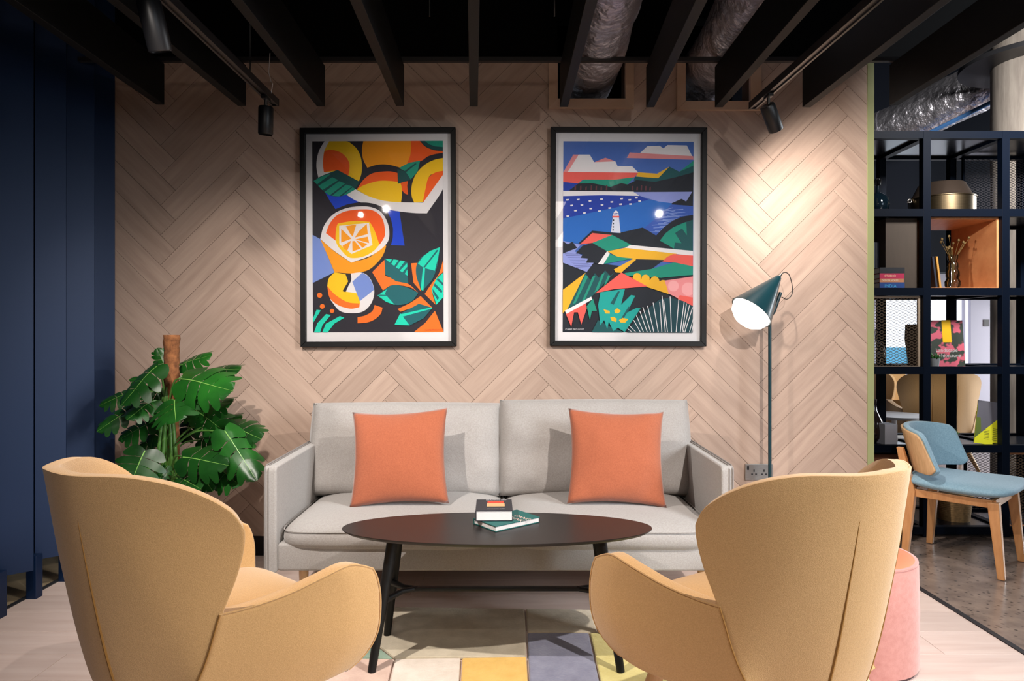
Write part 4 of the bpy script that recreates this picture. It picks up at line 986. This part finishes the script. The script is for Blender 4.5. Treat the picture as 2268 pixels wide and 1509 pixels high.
# ------------------------------------------------------------------ shelving
SY = 3.94; SD = .47; spm = F/SY; xsP = [1.94+.456*i for i in range(4)]; zs = [CH+(HY-y)/spm for y in (1176, 995, 821, 646, 471, 298)]
sh = thing('shelving_unit', 'dark navy steel grid shelving behind the blue dining chair', 'shelf', (2.62, SY, 0)); O = Vector((2.62, SY, 0)); h = .0215
for x in xsP:
    for y in (0, SD):
        box('post', (x-h-O.x, y-h+.0215, 0), (x+h-O.x, y+h+.0215, zs[-1]+h), M['shelf'], sh, bevel=.001, seg=1)
for z in zs:
    for a, b_ in zip(xsP, xsP[1:]):
        for y in (.0, SD): box('crossbar', (a+h-O.x, y+.002, z-h), (b_-h-O.x, y+.041, z+h), M['shelf'], sh)
        box('shelf_board', (a+h-O.x, .045, z-.006), (b_-h-O.x, SD-.004, z+.012), M['shelfboard'], sh)
    for x in xsP: box('side_bar', (x-h-O.x, .045, z-h), (x+h-O.x, SD-.002, z+h), M['shelf'], sh)
def cell(i, j): return xsP[i]+h, xsP[i+1]-h, zs[j]+.012, zs[j+1]-h
def sbox(nm, x0, x1, z0, z1, m, lab, bk=None):
    t = thing(nm, lab, 'box', ((x0+x1)/2, SY+.03, z0)); W2 = (x1-x0)/2; H2 = z1-z0; th = .012; d = SD-.06
    box('side_panel', (-W2, 0, 0), (-W2+th, d, H2), m, t); box('side_panel', (W2-th, 0, 0), (W2, d, H2), m, t)
    box('top_panel', (-W2+th, 0, H2-th), (W2-th, d, H2), m, t); box('bottom_panel', (-W2+th, 0, 0), (W2-th, d, th), m, t)
    if bk: box('back_panel', (-W2+th, d-th, th), (W2-th, d, H2-th), bk, t)
    return t
h2 = .001
x0, x1, z0, z1 = cell(1, 3); sbox('box_insert', x0+h2, x1-h2, z0+h2, z1-h2, M['plywood'], 'open orange plywood box set in the shelving around the clear vase')
x0, x1, z0, z1 = cell(0, 3)
pn = MB().box((x0+.225, 3.995, z0+.001), (x1-.004, 4.38, z1-.002)).build('box_insert', M['darkply'], bevel=.001); tag(pn, 'dark plywood box beside the stacked books in the shelving', 'box')
# expanded metal mesh panel
def mesh_panel(W_, H_, m, parent, cw=.032, chh=.016, t_=.0022):
    mb = MB(); nx = int(W_/cw); nz = int(H_/chh); cw = W_/nx; chh = H_/nz
    for i in range(nx):
        for j in range(nz):
            x = i*cw; z = j*chh
            for (ax_, az, bx, bz) in ((x, z+chh/2, x+cw/2, z+chh), (x+cw/2, z+chh, x+cw, z+chh/2), (x, z+chh/2, x+cw/2, z), (x+cw/2, z, x+cw, z+chh/2)):
                dx, dz = bx-ax_, bz-az; l = math.hypot(dx, dz); nx_, nz_ = -dz/l*t_/2, dx/l*t_/2
                n0 = len(mb.V); mb.add([(ax_+nx_, 0, az+nz_), (bx+nx_, 0, bz+nz_), (bx-nx_, 0, bz-nz_), (ax_-nx_, 0, az-nz_), (ax_+nx_, .002, az+nz_), (bx+nx_, .002, bz+nz_), (bx-nx_, .002, bz-nz_), (ax_-nx_, .002, az-nz_)], [(3, 2, 1, 0), (4, 5, 6, 7), (0, 1, 5, 4), (2, 3, 7, 6)])
    o = mb.build('wire_mesh', m, parent); o['kind'] = 'stuff'; return o
def mesh_screen(i, j, m, lab, y=.03, frame=M['plywood']):
    x0, x1, z0, z1 = cell(i, j); x0 += .003; x1 -= .003; z0 += .001; z1 -= .003
    t = thing('mesh_screen', lab, 'screen', ((x0+x1)/2, SY+y, z0)); W2 = (x1-x0)/2; H_ = z1-z0; f = .012
    box('frame_rail', (-W2, -.005, 0), (W2, .01, f), frame, t); box('frame_rail', (-W2, -.005, H_-f), (W2, .01, H_), frame, t)
    box('frame_stile', (-W2, -.005, f), (-W2+f, .01, H_-f), frame, t); box('frame_stile', (W2-f, -.005, f), (W2, .01, H_-f), frame, t)
    o = mesh_panel(2*W2-2*f, H_-2*f, m, t); o.location = (-W2+f, 0, f); return t
mesh_screen(0, 2, M['mesh'], 'bronze wire mesh screen in the shelf cell left of the patterned book', frame=C(170, 150, 130))
mesh_screen(2, 0, M['mesh'], 'bronze wire mesh screen in the bottom right shelf cell', frame=M['plywood'])
mesh_screen(2, 0, M['meshdark'], 'dark wire mesh screen at the back of the bottom shelf cell behind the blue chair', y=.40, frame=M['shelf'])
mesh_screen(2, 4, M['meshdark'], 'dark wire mesh screen at the back of the top shelf cell', y=.42, frame=M['shelf'])
def item(name, lab, cat, px, zi, Y, group=None): return thing(name, lab, cat, ((px-CX)*Y/F, Y, zs[zi]+.012), 0, group)
# top shelf
t = item('tin_pot', 'brushed tin pot with a dark domed lid on the upper shelf', 'pot', 2085, 4, 4.17)
r = .178
lathe('body', [(.001, 0), (r, 0), (r, .105), (r+.004, .108), (r+.004, .113), (r-.004, .114)], (0, 0, 0), M['brass'], t, 64)
lathe('lid', [(r-.004, .112), (r-.02, .13), (.125, .198), (.118, .203), (.001, .206)], (0, 0, 0), M['tindark'], t, 64)
for s in (-1, 1): MB().tube([(s*(r+.004+.011*(1+math.cos(a))), .008*math.sin(a)*0, .10+.011*math.sin(a)) for a in [2*PI*k/12 for k in range(13)]], .003, 8).build('handle_ring', M['steel'], t, smooth=True)
t = item('glass_bottle', 'round dark blue-black glass bottle on the upper shelf beside the green wall edge', 'bottle', 1944, 4, 4.12)
lathe('body', [(.001, 0), (.03, .002), (.058, .03), (.067, .07), (.058, .108), (.03, .132), (.012, .142), (.010, .18)], (0, 0, 0), M['darkglass'], t, 40)
lathe('stopper', [(.011, .18), (.018, .188), (.018, .22), (.01, .226), (.001, .226)], (0, 0, 0), M['clear'], t, 24)
# second shelf: books
X0 = (1936-CX)*4.02/F
for k in range(5):
    t = MB().box((0, 0, 0), (.011, .15, .16)).build('magazine', [C(24, 30, 40), C(40, 48, 60), C(20, 24, 34), C(54, 62, 74), C(28, 34, 46)][k], bevel=.0008, seg=1); t.location = (X0+.004+.0125*k, 4.06, zs[3]+.012+.1285)
    tag(t, ['black', 'slate', 'near-black', 'grey', 'charcoal'][k]+' upright magazine standing on the stacked books in the shelving, '+['first', 'second', 'third', 'fourth', 'fifth'][k]+' from the wall edge', 'magazine', 'magazines on the stacked books')
zz = zs[3]+.012
for k, (cm, hh, nm, ln) in enumerate(((C(18, 60, 128), .042, 'blue', .145), (C(178, 120, 84), .022, 'tan', .14), (C(176, 30, 74), .030, 'magenta', .142), (C(24, 26, 34), .034, 'black', .145))):
    t = thing('book', '%s book lying in the stack on the second shelf by the wall edge' % nm, 'book', (X0+ln/2, 4.06, zz), 0, 'stacked books in the shelving')
    box('cover', (-ln/2, -.1, 0), (ln/2, .1, .003), cm, t); box('cover', (-ln/2, -.1, hh-.003), (ln/2, .1, hh), cm, t); box('spine', (-ln/2, -.101, 0), (ln/2, -.098, hh), cm, t); box('pages', (-ln/2+.002, -.098, .003), (ln/2-.002, .098, hh-.003), M['paper'], t)
    if nm in ('magenta', 'blue', 'tan'): text('lettering', {'magenta': 'STUDIO', 'blue': 'INDIA', 'tan': 'DESIGN HOUSE'}[nm], hh*.62, C(*{'magenta': (236, 190, 160), 'blue': (60, 160, 210), 'tan': (236, 214, 190)}[nm]), t, (-.01, -.1015, hh/2), (PI/2, 0, 0), .0002)
    zz += hh+.0002
# clear vase with dried stems, leaning books
t = item('glass_vase', 'clear bubbled glass vase of dried stems in the orange plywood box', 'vase', 2110, 3, 4.10); t.location.z += .013
lathe('vase_body', [(.001, .002), (.032, .002), (.042, .02), (.042, .045), (.032, .062), (.037, .08), (.036, .105), (.028, .12), (.031, .135), (.029, .155), (.022, .165), (.027, .18), (.03, .205), (.028, .205), (.024, .18), (.019, .165), (.026, .15), (.025, .12), (.032, .1), (.028, .062), (.037, .04), (.034, .01), (.001, .008)], (0, 0, 0), M['clear'], t, 40)
rd = random.Random(3); mb = MB()
for k in range(12):
    a = rd.uniform(0, 2*PI); e = Vector((.07*math.cos(a)+.03*(a < 1.5), .05*math.sin(a), rd.uniform(.23, .32))); mb.tube([(0, 0, .02), (e.x*.15, e.y*.2, .18), e], .0012, 5)
    mb.lathe([(.001, -.006), (.007, 0), (.006, .008), (.001, .012)], e, 7)
mb.build('dried_stem', C(92, 72, 34), t)
for k, (px, cm, nm) in enumerate(((2066, C(20, 30, 50), 'navy'), (2070, C(190, 140, 60), 'ochre'))):
    t = MB().box((-.006, -.09, 0), (.006, .09, .19)).build('book', cm, bevel=.001, seg=1); t.location = ((px-CX)*4.1/F+.012*k, 4.15, zs[3]+.012+.013+.003); t.rotation_euler = (0, math.radians(-7), 0)
    tag(t, '%s book leaning in the orange plywood box' % nm, 'book', 'leaning books in the plywood box')
# third shelf
t = item('book', 'large book with pink and green camouflage cover and yellow band standing in the shelving', 'book', 2099, 2, 4.12); t.rotation_euler = (math.radians(-6), 0, 0)
bwid, bh = .215, .285
camo = mat('camo_cover', (206, 96, 116), .5, var=1, vscale=11, rgb2=(54, 62, 54), stretch=(1, 1, 1.3))
for n_ in camo.node_tree.nodes:
    if n_.type == 'MAP_RANGE': n_.inputs[1].default_value = .47; n_.inputs[2].default_value = .51
    if n_.type == 'TEX_NOISE': n_.inputs['Detail'].default_value = 2
box('cover', (-bwid/2, 0, 0), (bwid/2, .004, bh), camo, t); box('pages', (-bwid/2+.003, .004, .003), (bwid/2-.003, .024, bh-.003), M['paper'], t); box('cover', (-bwid/2, .024, 0), (bwid/2, .028, bh), C(50, 58, 52), t)
box('paper_band', (-.02, -.0012, .15), (.034, -.0002, bh+.001), C(240, 188, 10), t)
text('title', 'Landscape\nArchitecture', .032, C(200, 196, 196), t, (0, -.0006, .085), (PI/2, 0, 0), .0002)
def succulent(px, zi, Y, lab, potm):
    t = item('potted_succulent', lab, 'plant', px, zi, Y, 'small succulents on the shelving')
    lathe('pot', [(.001, 0), (.021, 0), (.028, .055), (.025, .055), (.02, .045), (.001, .045)], (0, 0, 0), potm, t, 24)
    mb = MB()
    for k in range(16):
        a = k*2.4; rr = .01+.016*(k/16); e = Vector((math.cos(a)*rr*1.6, math.sin(a)*rr*1.6, .05+.04*(1-k/22))); mb.tube([(math.cos(a)*.005, math.sin(a)*.005, .045), (e*.6+Vector((0, 0, .03))*.6), e], [.004, .006, .0008], 6)
    mb.build('foliage', C(44, 92, 40), t, smooth=True)
succulent(2070, 2, 4.03, 'small succulent in a grey pot in front of the patterned book', M['greyceramic'])
succulent(2110, 1, 4.06, 'small succulent in a grey pot right of the charcoal jar', M['greyceramic'])
t = item('glass_bottle', 'clear round glass bottle by the wall edge on the middle shelf', 'bottle', 1934, 2, 4.10)
lathe('body', [(.001, 0), (.03, .002), (.062, .04), (.068, .085), (.055, .13), (.02, .16), (.012, .2), (.014, .23)], (0, 0, 0), M['clear'], t, 40)
t = item('dark_vase', 'faceted dark vase standing behind the mesh screen', 'vase', 2030, 2, 4.22)
lathe('body', [(.001, 0), (.05, 0), (.075, .17), (.07, .26), (.066, .26), (.05, .24)], (0, 0, 0), M['tindark'], t, 6)
# fourth shelf
t = item('pear_vase', 'glossy dark brown pear-shaped vase at the wall edge of the shelving', 'vase', 1934, 1, 4.12)
lathe('body', [(.001, 0), (.03, .002), (.06, .03), (.066, .07), (.05, .13), (.022, .19), (.016, .23), (.02, .26), (.017, .26), (.012, .23)], (0, 0, 0), mat('brown_glaze', (36, 26, 24), .12, coat=.5), t, 40)
t = item('jar', 'charcoal round jar with a short neck on the shelf behind the blue chair', 'jar', 2066, 1, 4.10)
lathe('body', [(.001, 0), (.035, 0), (.056, .03), (.060, .055), (.05, .078), (.032, .088), (.032, .1), (.038, .106), (.03, .106), (.026, .09)], (0, 0, 0), M['charcoal'], t, 40)
t = MB().box((-.037, 0, 0), (.037, .1, .122)).build('card_box', C(168, 170, 182), bevel=.002); t.location = ((1974-CX)*4.0/F, 4.0, zs[1]+.012); tag(t, 'plain grey card box on the shelf beside the brown vase', 'box')
t = MB().box((-.07, 0, 0), (.05, .14, .012)).build('paper_stack', M['white'], bevel=.001); t.location = ((2010-CX)*4.2/F, 4.2, zs[1]+.012); tag(t, 'stack of white leaflets behind the grey card box', 'paper')
t = item('magazine', 'yellow and green folded brochure propped in the shelving right of the blue chair', 'magazine', 2186, 1, 4.03); t.rotation_euler = (math.radians(-8), math.radians(7), math.radians(-20))
mb = MB(); W3, H3 = .13, .255
mb.box((-W3/2, 0, 0), (W3/2, .014, H3), 0)
mb.add([(-W3/2, -.0006, 0), (W3/2, -.0006, 0), (W3/2, -.0006, H3*.72), (-W3/2, -.0006, H3*.12)], [(0, 1, 2, 3)], 1)
mb.add([(-W3/2, -.0006, H3*.12), (W3/2, -.0006, H3*.72), (W3/2, -.0006, H3), (-W3/2, -.0006, H3)], [(0, 1, 2, 3)], 2)
mb.add([(-W3/2, -.0009, H3*.12), (-W3/2+.03, -.0009, H3*.27), (-W3/2+.02, -.0009, H3*.6), (-W3/2, -.0009, H3*.6)], [(0, 1, 2, 3)], 3)
mb.build('cover', [C(214, 220, 40), C(228, 228, 30), C(96, 96, 108), C(92, 110, 36)], t)
tt = MB()
for k in range(7): tt.box((-.02, -.0012, .03+k*.009), (.005, -.0007, .033+k*.009)); tt.box((.022, -.0012, .03+k*.011), (.045, -.0007, .033+k*.011))
tt.build('printed_lines', C(120, 124, 30), t)
# bottom shelf
t = item('wicker_basket', 'round wicker basket on the bottom shelf behind the blue chair', 'basket', 2112, 0, 4.15)
mb = MB()
for k in range(14): mb.lathe([(.085+.0012*k-.004, k*.011), (.085+.0012*k, k*.011+.003), (.085+.0012*k+.001, k*.011+.008), (.085+.0012*k-.004, k*.011+.0108)], (0, 0, 0), 36)
mb.lathe([(.001, 0), (.085, 0), (.1, .15), (.094, .15), (.08, .01), (.001, .008)], (0, 0, 0), 36)
mb.build('basket_wall', M['wicker'], t, smooth=True)
x0, x1, z0, z1 = cell(0, 0)
t = MB().box((x0+.01, 4.0, z0+.001), (x1-.02, 4.35, z1-.02)).build('crate', C(110, 66, 44), bevel=.002); tag(t, 'brown wooden crate filling the bottom left shelf cell', 'box')

# ------------------------------------------------------------------ beyond the shelving
co = lathe('column', [(.27, 0), (.27, 3.9)], (3.9, 5.1, 0), M['concretecol'], None, 48); struct(co)
cg = thing('ceiling_grille', 'round ribbed grey ceiling disc around the top of the concrete column', 'grille', (3.9, 5.1, 3.19))
mb = MB()
for k in range(-26, 27):
    y = k*.018; e = math.sqrt(max(0, .47**2-y*y))
    if e > .02:
        rot = Matrix.Rotation(math.radians(-35), 3, 'Z'); mb.box((-e, y-.004, 0), (e, y+.004, .012), rot=rot, c=(0, 0, 0))
o = mb.build('ribs', C(150, 150, 158), cg); o['kind'] = 'stuff'
lathe('rim', [(.46, -.004), (.48, -.004), (.48, .03), (.46, .03)], (0, 0, 0), M['strip'], cg, 64)
lathe('backing_disc', [(.001, .014), (.47, .014), (.47, .03), (.001, .03)], (0, 0, 0), M['track'], cg, 64)
BY = 8.0
def wx(px): return (px-CX)*BY/F
def wz(py): return CH+(HY-py)*BY/F
wb = MB()
# wall with openings: x splits
ops = [(wx(1952), wx(2044)), (wx(2056), wx(2103)), (wx(2117), wx(2136)), (wx(2138), wx(2150))]
zlo, zhi = wz(818), wz(640)
xs_ = [1.0]+[v for o2 in ops for v in o2]+[8.5]
for i in range(len(xs_)-1):
    if i % 2 == 0: wb.box((xs_[i], BY, 0), (xs_[i+1], BY+.1, 3.9))
    else: wb.box((xs_[i], BY, 0), (xs_[i+1], BY+.1, zlo)); wb.box((xs_[i], BY, zhi), (xs_[i+1], BY+.1, 3.9))
struct(wb.build('wall_far', M['lilacwall']))
for k, (a, b_) in enumerate(ops):
    wn = MB().box((a, BY+.05, wz(770) if k == 0 else zlo), (b_, BY+.06, zhi)).build('window_%d' % (k+1), M['winwhite']); struct(wn)
    if k == 0: box('pane', (a, BY+.05, zlo), (b_, BY+.06, wz(770)), M['winblue'], wn)
    if k == 0: box('glazing_bar', ((a+b_)/2+.1, BY+.03, zlo), ((a+b_)/2+.13, BY+.05, wz(770)), C(40, 70, 90), wn)
struct(box('wall_cafe_right', (7.45, 2, 0), (7.5, 2.5, 3.9), M['lilacwall']))
struct(box('wall_cafe_left', (1.0, 4.6, 0), (1.05, 8, 3.9), M['void']))
dr = box('blue_bench', (4.24, 7.75, 0), (4.47, 7.95, CH+(HY-822)*7.8/F), C(30, 110, 150), None, bevel=.01); tag(dr, 'blue upholstered bench end under the far window', 'bench')
up2 = box('bulkhead', (1.06, 6.8, 1.80), (7.4, 7.0, 3.89), C(8, 11, 20), None); up2.data.materials.clear(); up2.data.materials.append(mat('navy_board', (6, 10, 20), .7, spec=.1)); tag(up2, 'dark navy ceiling bulkhead beyond the shelving', 'bulkhead'); 
sw = box('light_switch', (wx(2178), BY-.012, wz(723)), (wx(2190), BY, wz(708)), C(70, 66, 66), None); tag(sw, 'small dark square switch on the far lilac wall', 'switch')
wc = copy_tree(ch); wc['label'] = 'mustard wing armchair far behind the shelving'; wc.location = (3.80, 6.1, 0); wc.rotation_euler = (0, 0, math.radians(70))
wc2 = copy_tree(ch); wc2['label'] = 'mustard wing armchair at the far window, seen left of the other distant armchair'; wc2.location = (4.12, 7.2, 0); wc2.rotation_euler = (0, 0, math.radians(-40))
rt = thing('side_table', 'small round white table beyond the shelving', 'table', (3.22, 5.75, 0))
lathe('table_top', [(.001, .48), (.26, .48), (.26, .5), (.001, .5)], (0, 0, 0), M['white'], rt, 48); lathe('stem', [(.02, .015), (.02, .48)], (0, 0, 0), M['white'], rt, 16); lathe('foot', [(.001, 0), (.18, 0), (.18, .012), (.001, .016)], (0, 0, 0), M['white'], rt, 40)
bp_ = tube('ceiling_pipe', [P(1985, 330, 6.3), P(2240, 205, 5.45)], .018, C(70, 120, 180)); tag(bp_, 'thin blue pipe below the foil duct above the shelving', 'pipe')
